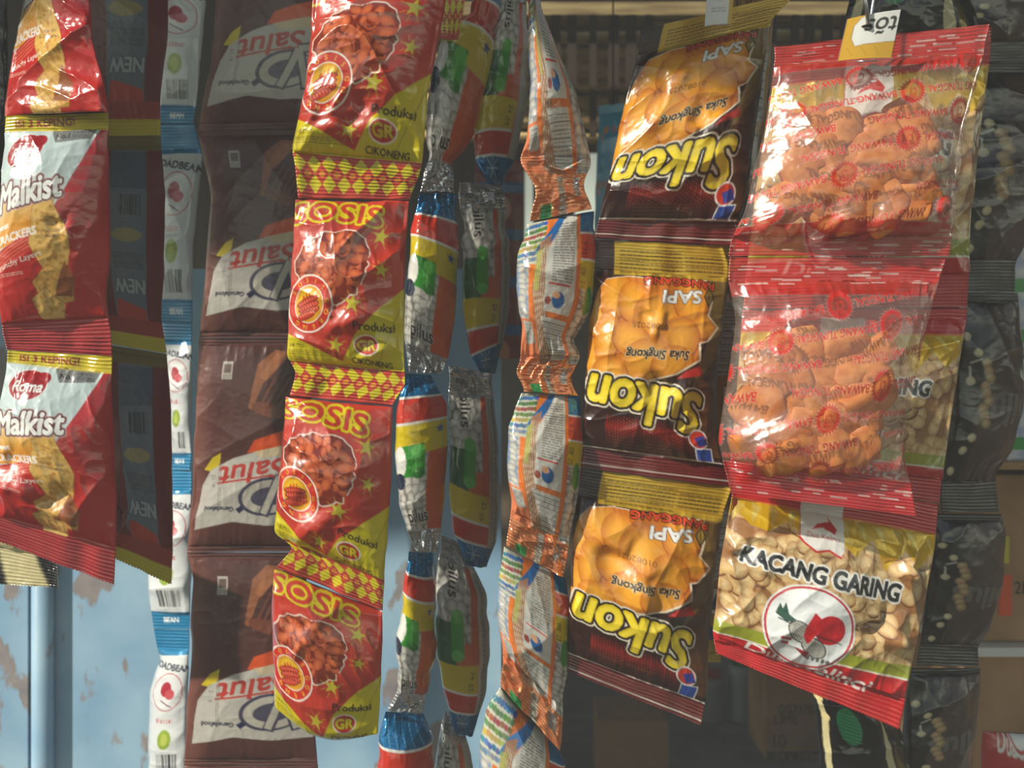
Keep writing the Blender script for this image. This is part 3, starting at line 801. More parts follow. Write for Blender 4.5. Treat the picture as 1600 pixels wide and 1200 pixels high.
def art_kacang():
    A = Art(345, 345, (208, 172, 120))
    GO = (226, 184, 30)
    # peanuts in their shells
    rs = np.random.RandomState(12)
    A.rect(0, 80, 345, 270, (150, 104, 60))
    for i in range(110):
        x, y, a = rs.uniform(-10, 355), rs.uniform(84, 275), rs.uniform(0, 180); q = rs.uniform(13, 18)
        dx, dy = math.cos(math.radians(a)) * q * .98, math.sin(math.radians(a)) * q * .98
        for s_ in (-1, 1): A.blob(x + s_ * dx + 1, y + s_ * dy + 2, q * 1.04, q * .86, a, (130, 84, 46), (104, 64, 34))
        for s_ in (-1, 1): A.blob(x + s_ * dx, y + s_ * dy, q * 1.05, q * .8, a, (222, 194, 142), (170, 126, 78))
        A.blob(x, y, q * .8, q * .6, a, (216, 186, 132), (190, 150, 98))
    A.mottle((A.Y > 80) & (A.Y < 272), .13, 4, 8)
    # gold foil crown
    zz = [(0, 0), (345, 0), (345, 84)]
    for k, y in enumerate((86, 108, 92, 118, 84, 104, 96, 74, 96, 70, 104, 88, 78)): zz.append((345 - k * 28, y if k % 2 else y - 12))
    zz.append((0, 80)); A.poly(zz, GO, foil=.45)
    for k in range(12): A.poly([(10 + k * 28, 50), (24 + k * 28, 56), (8 + k * 31, 86)], (240, 216, 110), foil=.6)
    A.rect(0, 0, 345, 48, (196, 32, 36)); A.rect(0, 46, 345, 49, (220, 120, 60))
    for k in range(5): A.line(0, 8 + k * 8, 345, 8 + k * 8, .9, (226, 110, 90), op=.6)
    # olive and red lower bands
    A.rect(0, 262, 345, 284, (150, 156, 44)); A.rect(0, 282, 345, 286, (214, 210, 190)); A.rect(0, 285, 345, 345, (190, 34, 38))
    A.text('Dua Kelinci', 166, 300, 27, (240, 236, 232), rot=3, bold=.8, shear=.25, width=215)
    # white tab with the red brand mark
    A.poly([(118, 20), (186, 20), (184, 104), (180, 112), (160, 104), (140, 110), (122, 100), (112, 92)], (200, 40, 40)); A.poly([(118, 18), (186, 18), (184, 100), (180, 108), (160, 100), (140, 106), (122, 96), (114, 88)], (226, 224, 220))
    A.poly([(132, 74), (140, 64), (152, 60), (160, 64), (152, 68), (142, 70)], (196, 34, 34)); A.poly([(150, 60), (160, 58), (158, 50), (164, 58), (172, 68), (168, 76), (160, 72), (152, 70)], (196, 34, 34))
    A.text('Dua Kelinci', 151, 82, 11, (196, 40, 40), bold=.3, shear=.2, width=52)
    A.text('KACANG GARING', 160, 144, 39, (34, 36, 40), bold=1.9, outl=((4.6, (232, 232, 228)),), width=258, rot=1, shear=.05)
    # round emblem
    cx, cy = 150, 235
    A.ell(cx, cy, 75, 73, (232, 232, 230)); A.ell(cx, cy, 72, 70, (192, 36, 48)); A.ell(cx, cy, 68.5, 66.5, (230, 234, 236))
    A.poly([(cx - 56, cy - 12), (cx - 50, cy - 30), (cx - 46, cy - 22), (cx - 42, cy - 34), (cx - 36, cy - 16), (cx - 20, cy - 8), (cx - 40, cy - 4)], (24, 70, 56))
    A.line(cx - 52, cy - 6, cx + 50, cy + 12, 2.2, (40, 60, 56))
    A.ell(cx + 32, cy - 6, 25, 26, (204, 30, 44)); A.line(cx - 2, cy + 6, cx + 58, cy + 14, 1.6, (60, 40, 40))
    A.ell(cx - 14, cy + 8, 23, 17, (60, 62, 60), ang=32); A.ell(cx + 14, cy + 30, 24, 16, (60, 62, 60), ang=30)
    A.ell(cx - 14, cy + 8, 21, 15, (206, 204, 196), ang=32); A.ell(cx + 14, cy + 30, 22, 14, (206, 204, 196), ang=30)
    mm = A.mell(cx - 14, cy + 8, 21, 15, 32) | A.mell(cx + 14, cy + 30, 22, 14, 30)
    A.put(mm & ((np.abs((A.X + A.Y) % 5) < 1) | (np.abs((A.X - A.Y) % 5) < 1)), (80, 80, 78))
    A.poly([(cx - 8, cy - 4), (cx + 2, cy - 30), (cx + 14, cy - 22), (cx + 10, cy + 8), (cx + 2, cy + 26), (cx - 8, cy + 14)], (196, 30, 40)); A.poly([(cx - 18, cy + 36), (cx + 10, cy + 40), (cx + 6, cy + 52)], (150, 40, 44))
    for k in range(5): A.ell(cx - 40 + k * 3, cy + 24 + (k % 2) * 8, 4, 3, (180, 60, 60)); A.ell(cx + 10 + k * 8, cy + 50, 3, 4, (110, 110, 108))
    return A.done()

def art_black():
    A = Art(125, 300, (16, 14, 14))
    A.poly([(60, 20), (125, 10), (125, 262), (50, 262), (30, 180)], (66, 50, 42))
    m = A.mpoly([(60, 20), (125, 10), (125, 262), (50, 262), (30, 180)]); A.mottle(m, .2, 18, 4)
    A.text('pilus', 84, 150, 58, (96, 92, 86), rot=180, bold=2.2, outl=((3, (36, 30, 28)),), width=96)
    for (x, y) in ((22, 120), (34, 196), (26, 214), (12, 60), (18, 244), (30, 82)): A.ell(x, y, 6.5, 6, (190, 180, 140)); A.ell(x - 1, y - 1, 4, 4, (214, 204, 164))
    for i in range(9): A.ell(44 + (i % 3) * 4, 96 + i * 10, 8, 7, (150, 124, 84)); A.ell(43 + (i % 3) * 4, 95 + i * 10, 5, 4, (180, 154, 108))
    A.line(20, 96, 36, 90, 3, (180, 180, 170)); A.line(20, 100, 22, 124, 3, (200, 196, 180))
    A.rect(0, 262, 125, 300, (54, 52, 50), foil=.5); A.micro(10, 268, 116, 296, (96, 92, 84), lh=5, op=.5)
    return A.done()

def art_darkbag():
    A = Art(150, 160, (20, 20, 24), foil=.35)
    A.poly([(0, 0), (8, 40), (6, 80), (14, 160), (24, 160), (16, 90), (18, 40), (6, 0)], (206, 196, 150)); A.poly([(112, 20), (104, 80), (108, 160), (120, 160), (118, 80)], (200, 190, 150))
    A.ell(52, 44, 20, 26, (20, 130, 80)); 
    for k in range(8): A.line(36, 28 + k * 5, 68, 30 + k * 5, .8, (80, 176, 130))
    for (x, y) in ((8, 14), (14, 40), (22, 8)): A.ell(x, y, 7, 5.5, (220, 206, 150))
    A.poly([(124, 60), (150, 130), (150, 160), (120, 150)], (120, 104, 50), foil=.7)
    return A.done()

def art_blue():
    A = Art(60, 260, (52, 140, 176)); rs = np.random.RandomState(4)
    for _ in range(26): A.ell(rs.uniform(4, 56), rs.uniform(4, 256), rs.uniform(2, 5), rs.uniform(3, 8), ((190, 90, 120), (200, 130, 60), (90, 170, 200))[rs.randint(3)], op=.8)
    A.rect(0, 120, 60, 132, (150, 80, 60), op=.7); A.rect(0, 200, 60, 212, (150, 80, 60), op=.7)
    return A.done()

def art_redbrown():
    A = Art(60, 260, (120, 56, 44))
    for k in range(4): A.rect(0, 30 + k * 62, 60, 44 + k * 62, (50, 100, 140)); A.ell(30, 66 + k * 62, 14, 18, (170, 110, 80))
    return A.done()
# ---------------------------------------------------------------- mesh helpers for the place
def raw_mesh(name, V, Fs, mats, parent=None, fm=None, smooth_=False):
    me = bpy.data.meshes.new(name); me.from_pydata([tuple(v) for v in V], [], [tuple(f) for f in Fs]); me.update()
    for m in (mats if isinstance(mats, (list, tuple)) else [mats]): me.materials.append(m)
    if fm: me.polygons.foreach_set('material_index', fm)
    if smooth_: me.polygons.foreach_set('use_smooth', [True] * len(me.polygons))
    return link_mesh(name, me, parent)

class MB:
    """collects boxes, cylinders and prisms that belong to one object"""
    def __init__(s): s.V, s.F, s.M = [], [], []
    def box(s, x0, x1, y0, y1, z0, z1, m=0, bev=0.0):
        b = len(s.V)
        s.V += [(x, y, z) for z in (z0, z1) for (x, y) in ((x0, y0), (x1, y0), (x1, y1), (x0, y1))]
        s.F += [(b, b + 3, b + 2, b + 1), (b + 4, b + 5, b + 6, b + 7)] + [(b + i, b + (i + 1) % 4, b + 4 + (i + 1) % 4, b + 4 + i) for i in range(4)]
        s.M += [m] * 6; return s
    def lathe(s, cx, cy, prof, n=24, m=0):
        b = len(s.V)
        for r, z in prof: s.V += [(cx + r * math.cos(2 * math.pi * i / n), cy + r * math.sin(2 * math.pi * i / n), z) for i in range(n)]
        for k in range(len(prof) - 1):
            for i in range(n): s.F.append((b + k * n + i, b + k * n + (i + 1) % n, b + (k + 1) * n + (i + 1) % n, b + (k + 1) * n + i)); s.M.append(m)
        s.F.append(tuple(b + i for i in range(n))[::-1]); s.F.append(tuple(b + (len(prof) - 1) * n + i for i in range(n))); s.M += [m, m]
        return s
    def tube(s, pts, r, n=8, m=0):
        b = len(s.V); P = [np.array(p, float) for p in pts]
        for i, p in enumerate(P):
            d = P[min(i + 1, len(P) - 1)] - P[max(i - 1, 0)]; d /= (np.linalg.norm(d) or 1)
            a = np.cross(d, (0, 0, 1.0)); a = a if np.linalg.norm(a) > .05 else np.cross(d, (0, 1.0, 0)); a /= np.linalg.norm(a); c = np.cross(d, a)
            q = r[i] if isinstance(r, (list, tuple)) else r
            s.V += [tuple(p + q * (math.cos(2 * math.pi * k / n) * a + math.sin(2 * math.pi * k / n) * c)) for k in range(n)]
        for i in range(len(P) - 1):
            for k in range(n): s.F.append((b + i * n + k, b + i * n + (k + 1) % n, b + (i + 1) * n + (k + 1) % n, b + (i + 1) * n + k)); s.M.append(m)
        s.F.append(tuple(b + k for k in range(n))[::-1]); s.F.append(tuple(b + (len(P) - 1) * n + k for k in range(n))); s.M += [m, m]
        return s
    def prism(s, poly, y0, y1, m=0):
        b = len(s.V); n = len(poly)
        s.V += [(x, y0, z) for x, z in poly] + [(x, y1, z) for x, z in poly]
        s.F.append(tuple(b + i for i in range(n))); s.F.append(tuple(b + n + i for i in range(n))[::-1]); s.M += [m, m]
        for i in range(n): s.F.append((b + i, b + n + i, b + n + (i + 1) % n, b + (i + 1) % n)); s.M.append(m)
        return s
    def make(s, name, mats, parent=None, org=(0, 0, 0), smooth_=False, bevel=0.0):
        V = [(v[0] - org[0], v[1] - org[1], v[2] - org[2]) for v in s.V]
        o = raw_mesh(name, V, s.F, mats, parent, s.M if isinstance(mats, (list, tuple)) else None, smooth_)
        if parent is None: o.location = org
        if bevel:
            bm = o.modifiers.new('bevel', 'BEVEL'); bm.width = bevel; bm.segments = 2; bm.limit_method = 'ANGLE'
        return o

def X_(px, D): return (px - 800) / F * D
def Z_(py, D): return CAMZ + (600 - py) / F * D

# ---------------------------------------------------------------- setting
def mat_bluewall(name='blue_painted_metal', rusty=.35):
    m, n, l, out = newmat(name)
    b = n.new('ShaderNodeBsdfPrincipled'); tc = n.new('ShaderNodeTexCoord')
    def nz(sc_, det, st=None):
        k = n.new('ShaderNodeTexNoise'); k.inputs['Scale'].default_value = sc_; k.inputs['Detail'].default_value = det
        if st:
            mp = n.new('ShaderNodeMapping'); mp.inputs['Scale'].default_value = st; l.new(tc.outputs['Object'], mp.inputs[0]); l.new(mp.outputs[0], k.inputs['Vector'])
        else: l.new(tc.outputs['Object'], k.inputs['Vector'])
        return k
    a = nz(9, 6); r = n.new('ShaderNodeValToRGB'); l.new(a.outputs['Fac'], r.inputs[0])
    r.color_ramp.elements[0].position = .3; r.color_ramp.elements[1].position = .7
    r.color_ramp.elements[0].color = (*srgb((120, 164, 200)), 1); r.color_ramp.elements[1].color = (*srgb((164, 198, 220)), 1)
    c = nz(26, 8, (1, 1, .55)); r2 = n.new('ShaderNodeValToRGB'); l.new(c.outputs['Fac'], r2.inputs[0])
    r2.color_ramp.elements[0].position = .66 - rusty * .42; r2.color_ramp.elements[1].position = .70 - rusty * .42
    r2.color_ramp.elements[0].color = (0, 0, 0, 1); r2.color_ramp.elements[1].color = (1, 1, 1, 1)
    inv = n.new('ShaderNodeMath'); inv.operation = 'MULTIPLY'; inv.inputs[1].default_value = .8; l.new(r2.outputs[0], inv.inputs[0])
    d = nz(60, 4); r3 = n.new('ShaderNodeValToRGB'); l.new(d.outputs['Fac'], r3.inputs[0])
    r3.color_ramp.elements[0].color = (*srgb((96, 84, 84)), 1); r3.color_ramp.elements[1].color = (*srgb((176, 150, 132)), 1)
    mx = n.new('ShaderNodeMixRGB'); l.new(inv.outputs[0], mx.inputs[0]); l.new(r.outputs[0], mx.inputs[1]); l.new(r3.outputs[0], mx.inputs[2])
    l.new(mx.outputs[0], b.inputs['Base Color']); b.inputs['Roughness'].default_value = .5
    bp = n.new('ShaderNodeBump'); bp.inputs['Strength'].default_value = .3; bp.inputs['Distance'].default_value = .003
    l.new(c.outputs['Fac'], bp.inputs['Height']); l.new(bp.outputs[0], b.inputs['Normal'])
    l.new(b.outputs[0], out.inputs[0]); return m

M_BLUE = mat_bluewall('blue_painted_metal', .16)
M_RUST = mat_bluewall('rusty_blue_metal', .42)
M_DARK = mat_plain('dark_interior', (64, 58, 54), .9, c2=(44, 40, 38), scale=6)
M_BACK = mat_plain('old_board_wall', (104, 88, 68), .85, c2=(78, 64, 48), scale=7, stretch=(6, 6, 1))
M_FLOOR = mat_plain('cement_floor', (120, 116, 108), .85, c2=(96, 92, 86), scale=4)
M_CONC = mat_plain('grey_counter', (110, 114, 116), .8, c2=(92, 96, 98), scale=12)
M_WOOD = mat_plain('aged_wood', (150, 122, 80), .8, c2=(104, 80, 50), scale=18, stretch=(1, 1, 6), bump=.3)
M_WOODH = mat_plain('aged_beam', (168, 150, 104), .8, c2=(120, 100, 64), scale=14, stretch=(.6, 4, 6), bump=.3)
M_SLAT = mat_plain('dark_slat', (58, 42, 26), .8, c2=(40, 28, 18), scale=16, stretch=(5, 5, 1))
M_BAMB = mat_plain('bamboo', (222, 194, 134), .6, c2=(160, 128, 80), scale=12, stretch=(.8, 5, 5), bump=.3)
M_CARD = mat_plain('cardboard', (178, 140, 98), .85, c2=(142, 108, 74), scale=9)
M_CARD2 = mat_plain('cardboard_shaded', (140, 108, 76), .85, c2=(122, 92, 64), scale=9)  # darker brown, for tape and the small box
M_INK = mat_plain('box_print_ink', (34, 28, 26), .8)
M_WHITE = mat_plain('white_card', (222, 224, 220), .5, noise=.05)
M_STEEL = mat_plain('steel_wire', (190, 192, 196), .28, metal=1.0, noise=.1)

def structure(o): o['kind'] = 'structure'; return o

YB = 1.05
structure(MB().box(-2.2, 3.4, .9, 3.4, -.02, 0).make('floor', M_FLOOR))
# blue sheet wall behind the left strips, with a pressed ridge and a rusty post
xr = X_(783, YB)
structure(MB().box(-2.2, X_(2, YB), YB, YB + .03, 0, 1.44).box(X_(2, YB), xr, YB, YB + .03, 0, Z_(420, YB)).make('wall_left', M_BLUE))
tp = MB()
xa, xb, xc = X_(-30, YB), X_(56, YB), X_(88, YB)
tp.prism([(xa, 0), (xb, 0), (xb, 1.62), (xa, 1.62)], YB - .018, YB + .0)
structure(tp.make('trim_1', M_RUST))
t2 = MB(); t2.tube([(xb + .014, YB - .010, 0), (xb + .014, YB - .010, 1.62)], .0125, 20); structure(t2.make('trim_2', M_BLUE, smooth_=True))
# shop interior

cb_ = MB().box(-2.6, 2.8, .06, 1.40, 2.42, 2.46).box(-2.6, 2.8, 2.02, 3.4, 2.42, 2.46)   # unseen roof; its slits are added to let sun reach the rack
for k in range(3): cb_.box(-2.6, 2.8, 1.56 + k * .15, 1.59 + k * .15, 2.42, 2.46)
structure(cb_.make('ceiling', M_DARK))
hz_m, hn, hl, ho = newmat('thin_haze'); hv = hn.new('ShaderNodeVolumeScatter'); hv.inputs['Density'].default_value = HAZE; hv.inputs['Anisotropy'].default_value = 0.0
hv.inputs['Color'].default_value = (.93, .95, 1, 1); hl.new(hv.outputs[0], ho.inputs['Volume'])
if HAZE > 0:
    tag(MB().box(-1.5, 1.5, -.3, 3.1, .05, 2.40).make('thin_haze', hz_m), 'added thin haze volume veiling the packets and lifting dark tones', 'haze', kind='stuff')
structure(MB().box(2.6, 2.65, .3, 1.55, 0, 2.42).box(2.6, 2.65, 1.55, 3.15, 2.2, 2.42).box(2.6, 2.65, 3.15, 3.4, 0, 2.42).make('wall_right', M_BACK))   # unseen wall; its door gap is added to let daylight in
YW = 3.2
bw = MB()
def wseg(px0, px1, z0, z1): bw.box(X_(px0, YW), X_(px1, YW), YW, YW + .04, z0, z1)
zt, zb_ = Z_(215, YW), Z_(395, YW)
wseg(-900, 820, 0, 2.42); wseg(833, 898, 0, 2.42); wseg(936, 2000, 0, 2.42); wseg(820, 833, 0, Z_(385, YW)); wseg(820, 833, Z_(262, YW), 2.42); wseg(898, 936, 0, Z_(360, YW)); wseg(898, 936, Z_(228, YW), 2.42)
structure(bw.make('wall_back', M_BACK))

# slatted rack under the roof: beams, uprights and bamboo rails behind
rk = empty('slatted_rack', (X_(1050, 1.9), 1.9, Z_(170, 1.9)))
ro = tuple(rk.location)
def rpart(nm, mb, m, smooth_=False): return mb.make(nm, m, rk, ro, smooth_)
rpart('beam', MB().box(X_(640, 1.9), X_(1500, 1.9), 1.88, 1.94, Z_(29, 1.9), Z_(9, 1.9)), M_WOODH)
rs_ = random.Random(5)
for px in (838, 868, 893, 926, 958, 985, 1012, 1170, 1205, 1240, 1262, 1290, 1318, 1345):
    w = rs_.uniform(5, 8)
    rpart('upright', MB().box(X_(px - w, 1.88), X_(px + w, 1.88), 1.865, 1.878, Z_(215 + rs_.uniform(-14, 14), 1.88), Z_(27, 1.88)), M_SLAT)
for k, py in enumerate((58, 84, 108, 134, 160, 186, 214)):
    D = 2.0 + .012 * k
    rpart('bamboo_rail', MB().tube([(X_(640, D), D, Z_(py - 4, D)), (X_(900, D), D, Z_(py + 2, D)), (X_(1180, D), D, Z_(py - 3, D)), (X_(1420, D), D, Z_(py, D))], .014 + .004 * (k % 3), 10), M_BAMB, True)
tag(rk, 'brown wooden rack of upright slats and bamboo rails under the roof', 'rack')

# grey counter with jars and cartons, deep in the shade
zc = .636
def counter():
    r = empty('counter', (X_(1050, 2.1), 2.2, 0)); o = tuple(r.location)
    MB().box(X_(860, 2.0), X_(1560, 2.0), 1.62, 2.75, zc - .03, zc).make('counter_top', M_CONC, r, o)
    MB().box(X_(880, 2.0), X_(1540, 2.0), 1.72, 2.70, 0, zc - .031).make('cupboard', M_DARK, r, o)
    tag(r, 'grey counter top in the shade behind the hanging packets', 'counter')
counter()
def jar(px, w, h, body, lidc, label):
    D = 2.19; x = X_(px, D); r = w / 2 / F * D; H = h / F * D
    e = empty('jar', (x, D, zc + .0005)); o = (0, 0, 0)
    mb_ = mat_plain('jar_glass_%d' % px, body, .35, noise=.1); ml = mat_plain('jar_lid_%d' % px, lidc, .5)
    MB().lathe(0, 0, [(r * .9, 0), (r, .006), (r, H * .72), (r * .96, H * .8), (r * .78, H * .88)], 28).make('jar_body', mb_, e, o, True)
    MB().lathe(0, 0, [(r * .82, H * .882), (r * .84, H * .90), (r * .84, H * .985), (r * .78, H)], 28).make('lid', ml, e, o, False)
    tag(e, label, 'jar')
jar(1112, 38, 78, (128, 134, 136), (150, 40, 40), 'pale jar with a dark red lid on the counter')
jar(1160, 44, 100, (140, 148, 150), (24, 96, 70), 'pale jar with a green lid beside the lime carton')

def box_text(txt, parent, org, x, y, z, w, size, mat=None, name='print'):
    v, t, ext = glyphs(txt)
    k = w / ext[0]
    V = [(x + p[0] * k - org[0], y - org[1], z + p[1] * k * (size or 1) - org[2]) for p in v]
    return raw_mesh(name, V, [tuple(int(i) for i in q) for q in t], mat or M_INK, parent)

def carton(px0, px1, py0, D, depth, label, mat, texts=(), name='cardboard_box', zbase=None, rz=0.0):
    zb0 = (zc if zbase is None else zbase) + .002; x0, x1 = X_(px0, D), X_(px1, D); zt_ = Z_(py0, D)
    e = empty(name, ((x0 + x1) / 2, D + depth / 2, zb0)); o = tuple(e.location)
    MB().box(x0, x1, D, D + depth, zb0, zt_).make('box_body', mat, e, o, bevel=.003)
    xm = (x0 + x1) / 2
    MB().box(x0 + .001, x1 - .001, D + depth / 2 - .024, D + depth / 2 + .024, zt_, zt_ + .0008).make('tape', M_CARD2, e, o)
    for (t_, px, py, w, s_) in texts:
        box_text(t_, e, o, X_(px, D), D - .0007, Z_(py, D), w / F * D, s_)
    e.rotation_euler = (0, 0, rz)
    tag(e, label, 'box'); return e, o
e, o = carton(1197, 1300, 1035, 1.95, .15, 'cardboard carton printed LIME on the counter', M_CARD, (('GG737073', 1250, 1108, 68, 1.3), ('LIME', 1228, 1124, 36, 1.2), ('10', 1218, 1158, 20, 1.1)))
D_ = 1.95
MB().box(X_(1198, D_), X_(1299, D_), D_ - .0012, D_ - .0004, Z_(1187, D_), Z_(1174, D_)).make('printed_band', M_INK, e, o)
box_text('24 x 240mL', e, o, X_(1250, D_), D_ - .0022, Z_(1181, D_), 80 / F * D_, 1.1, M_CARD)
MB().lathe(0, 0, [(.001, 0), (.030, .0001), (.030, .0006)], 24).make('printed_disc', M_INK, e, (0, 0, 0)).rotation_euler = (math.radians(90), 0, 0)
e.children[-1].location = (X_(1228, D_) - o[0], D_ - .0004 - o[1], Z_(1070, D_) - o[2])
carton(938, 1045, 1128, 1.78, .15, 'small open cardboard box at the counter edge', M_CARD2, zbase=zc - .0)
# carton pile and shelf at the right
MB_SH = empty('storage_shelf', (X_(1640, 1.25), 1.35, 0)); so = tuple(MB_SH.location)
MB().box(X_(1500, 1.12), X_(2100, 1.12), 1.12, 1.5, Z_(1012, 1.12) - .012, Z_(1012, 1.12)).make('shelf_board', M_WHITE, MB_SH, so)
MB().box(X_(1500, 1.12), X_(2100, 1.12), 1.12, 1.5, Z_(722, 1.12) - .010, Z_(722, 1.12)).make('shelf_board', M_CARD, MB_SH, so)
MB().box(X_(2080, 1.12), X_(2110, 1.12), 1.12, 1.5, 0, Z_(100, 1.12)).make('side_panel', M_DARK, MB_SH, so)
MB().box(X_(1490, 1.12), X_(2110, 1.12), 1.5, 1.515, 0, Z_(100, 1.12)).make('back_panel', M_DARK, MB_SH, so)
MB().box(X_(1500, 1.12), X_(2100, 1.12), 1.12, 1.5, Z_(1420, 1.15) - .014, Z_(1420, 1.15)).make('shelf_board', M_CARD, MB_SH, so)
tag(MB_SH, 'shelf with a pale front edge holding cartons at the right', 'shelf')
zs = Z_(1012, 1.12)
e, o = carton(1535, 1760, 742, 1.14, .28, 'brown carton with a yellow and orange label on the shelf', M_CARD, (('2L', 1596, 918, 22, 1.2),), zbase=zs)
M_YEL = mat_plain('yellow_label', (206, 190, 40), .6, noise=.05); M_ORG = mat_plain('orange_label', (226, 84, 30), .6, noise=.05)
MB().box(X_(1562, 1.14), X_(1576, 1.14), 1.1385, 1.1393, Z_(880, 1.14), Z_(838, 1.14)).make('yellow_label', M_YEL, e, o)
MB().box(X_(1560, 1.14), X_(1580, 1.14), 1.1385, 1.1393, Z_(962, 1.14), Z_(898, 1.14)).make('orange_label', M_ORG, e, o)
carton(1520, 1800, 1016, 1.15, .3, 'large plain brown carton under the pale shelf edge', M_CARD, zbase=Z_(1420, 1.15), name='cardboard_box')
M_GRN = mat_plain('green_print', (40, 160, 60), .4, noise=.05, coat=.3); M_WPK = mat_plain('white_pack_print', (226, 226, 230), .35, c2=(150, 170, 214), scale=60, coat=.3)
zq = Z_(722, 1.12)
for i, (y0, y1) in enumerate(((722, 560), (556, 384))):
    e = empty('snack_box', (X_(1640, 1.13), 1.2, Z_(y0, 1.13) + .001)); o = tuple(e.location)
    MB().box(X_(1572, 1.13), X_(1730, 1.13), 1.13, 1.24, Z_(y0, 1.13) + .001, Z_(y1, 1.13)).make('box_body', M_WPK, e, o, bevel=.004)
    for k, f in enumerate((.12, .58)):
        za = Z_(y0 + (y1 - y0) * f, 1.13); zb2 = Z_(y0 + (y1 - y0) * (f + .12), 1.13)
        MB().box(X_(1571, 1.13), X_(1731, 1.13), 1.1285, 1.1295, za, zb2).make('green_band', M_GRN, e, o)
    tag(e, ('white and green snack box standing lower at the right edge', 'white and green snack box stacked on another at the right edge')[i], 'box')

# ---------------------------------------------------------------- prints
AR = dict(sosis=art_sosis(), malk=art_malkist(), side=art_malkist_side(), bean=art_bean(), salut=art_salut(), pil=art_pilus(), pflip=art_pilus_flip(),
          pback=art_pilus_back(), suk=art_sukon(), lab=art_label(), kac=art_kacang(), blk=art_black(), dark=art_darkbag(), blue=art_blue(), rb=art_redbrown())
BAW = [art_bawang(0), art_bawang(1)]

# ---------------------------------------------------------------- strip of cracker packets, far left
G = 'cracker packets in the far left strip'
packet('cracker_packet', AR['malk'], [(45, -150), (38, 0), (18, 100), (8, 160), (8, 182)], [(140, -150), (141, 0), (145, 70), (163, 130), (168, 162), (168, 176)],
       D=(.66, .63, .64, .63), T=.011, seals=(0, 0), seed=3, facets=((.6, .2, 30), (.3, .35, 26)), label='red cracker packet at the upper left, cut by the top edge of the photo', group=G, region=(.05, 0, 1, .82), crease=1.5, mat=M_FOIL)
packet('cracker_packet', AR['malk'], [(8, 182), (8, 208), (2, 300), (-8, 420), (-2, 480), (10, 546)], [(169, 176), (169, 204), (171, 300), (172, 400), (166, 455), (175, 556)],
       D=(.635, .645, .635, .655), T=.021, seals=(.07, .14), seed=4, facets=((.7, .5, 18),), region=(-.07, 0, .95, 1), label='cracker packet with a pale blue field, middle one of the far left strip', group=G, crease=.8)
packet('cracker_packet', AR['malk'], [(12, 547), (10, 580), (-4, 650), (-12, 760), (-8, 845)], [(175, 557), (174, 604), (178, 680), (182, 800), (178, 914)],
       D=(.635, .645, .62, .645), T=.022, seals=(.07, .16), seed=5, facets=((.25, .6, 32), (.62, .7, 24)), region=(-.07, 0, .95, 1), label='cracker packet with a tilted red bottom seal, lowest of the far left strip', group=G, crease=1.5, zig=(0, 3))
packet('foil_packet', AR['dark'], [(-40, 700), (-34, 820), (-30, 912)], [(84, 760), (88, 860), (90, 920)], D=(.68, .68, .68, .68), T=.008, seals=(0, .3), seed=6, mat=M_FOIL,
       label='silver foil packet end below the lowest far left cracker packet', group=None, region=(0, 0, .12, .2), zig=(0, 3), back=(190, 195, 200))
packet('foil_packet', AR['dark'], [(-60, -60), (-50, 200), (-60, 400)], [(10, -60), (14, 150), (6, 400)], D=(.68, .68, .68, .68), T=.008, seals=(0, 0), seed=7, mat=M_FOIL,
       label='dark foil packet at the very left edge behind the crackers', region=(.5, 0, .9, .6))

# the second cracker strip, turned sideways, with shade put into its print colours
G = 'shaded cracker packets turned sideways'
sd = dict(T=.010, group=G, mat=M_MATTE, crease=.6)
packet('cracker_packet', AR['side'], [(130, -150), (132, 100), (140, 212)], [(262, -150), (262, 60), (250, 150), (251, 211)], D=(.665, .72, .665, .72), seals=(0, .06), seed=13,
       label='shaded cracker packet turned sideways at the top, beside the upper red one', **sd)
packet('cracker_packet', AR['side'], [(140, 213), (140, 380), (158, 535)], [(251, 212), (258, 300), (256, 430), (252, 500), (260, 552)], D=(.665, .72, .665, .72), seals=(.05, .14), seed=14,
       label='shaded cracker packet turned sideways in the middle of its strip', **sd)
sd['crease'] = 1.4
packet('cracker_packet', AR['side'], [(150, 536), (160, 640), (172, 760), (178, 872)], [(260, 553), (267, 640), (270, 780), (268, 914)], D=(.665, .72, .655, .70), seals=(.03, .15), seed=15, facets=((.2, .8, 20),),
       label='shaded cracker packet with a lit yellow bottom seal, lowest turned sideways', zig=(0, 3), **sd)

# ---------------------------------------------------------------- white and blue bean packets
G = 'white and blue bean packets'
for i, (L, R, lb) in enumerate((
    ([(240, -60), (245, 100), (250, 195)], [(327, -60), (318, 40), (308, 150), (301, 194)], 'shaded bean packet at the top beside the brown strip'),
    ([(250, 196), (245, 350), (250, 503)], [(304, 195), (317, 245), (310, 300), (301, 400), (300, 504)], 'bean packet with a bright blue edge left of the brown strip'),
    ([(250, 504), (262, 620), (264, 733)], [(300, 505), (300, 620), (298, 734)], 'white bean packet beside the middle of the brown strip'),
    ([(262, 734), (234, 860), (231, 920), (240, 982)], [(299, 735), (300, 860), (296, 983)], 'white bean packet with a barcode hanging before the blue wall'),
    ([(240, 983), (250, 1030), (234, 1080), (231, 1240)], [(296, 984), (293, 1100), (290, 1240)], 'white bean packet cut by the lower edge before the blue wall'))):
    packet('bean_packet', AR['bean'], L, R, D=(.86, .84, .86, .84), T=.012, seals=(.12, .1), seed=30 + i, label=lb, group=G, crease=1.2, mat=M_FILM)

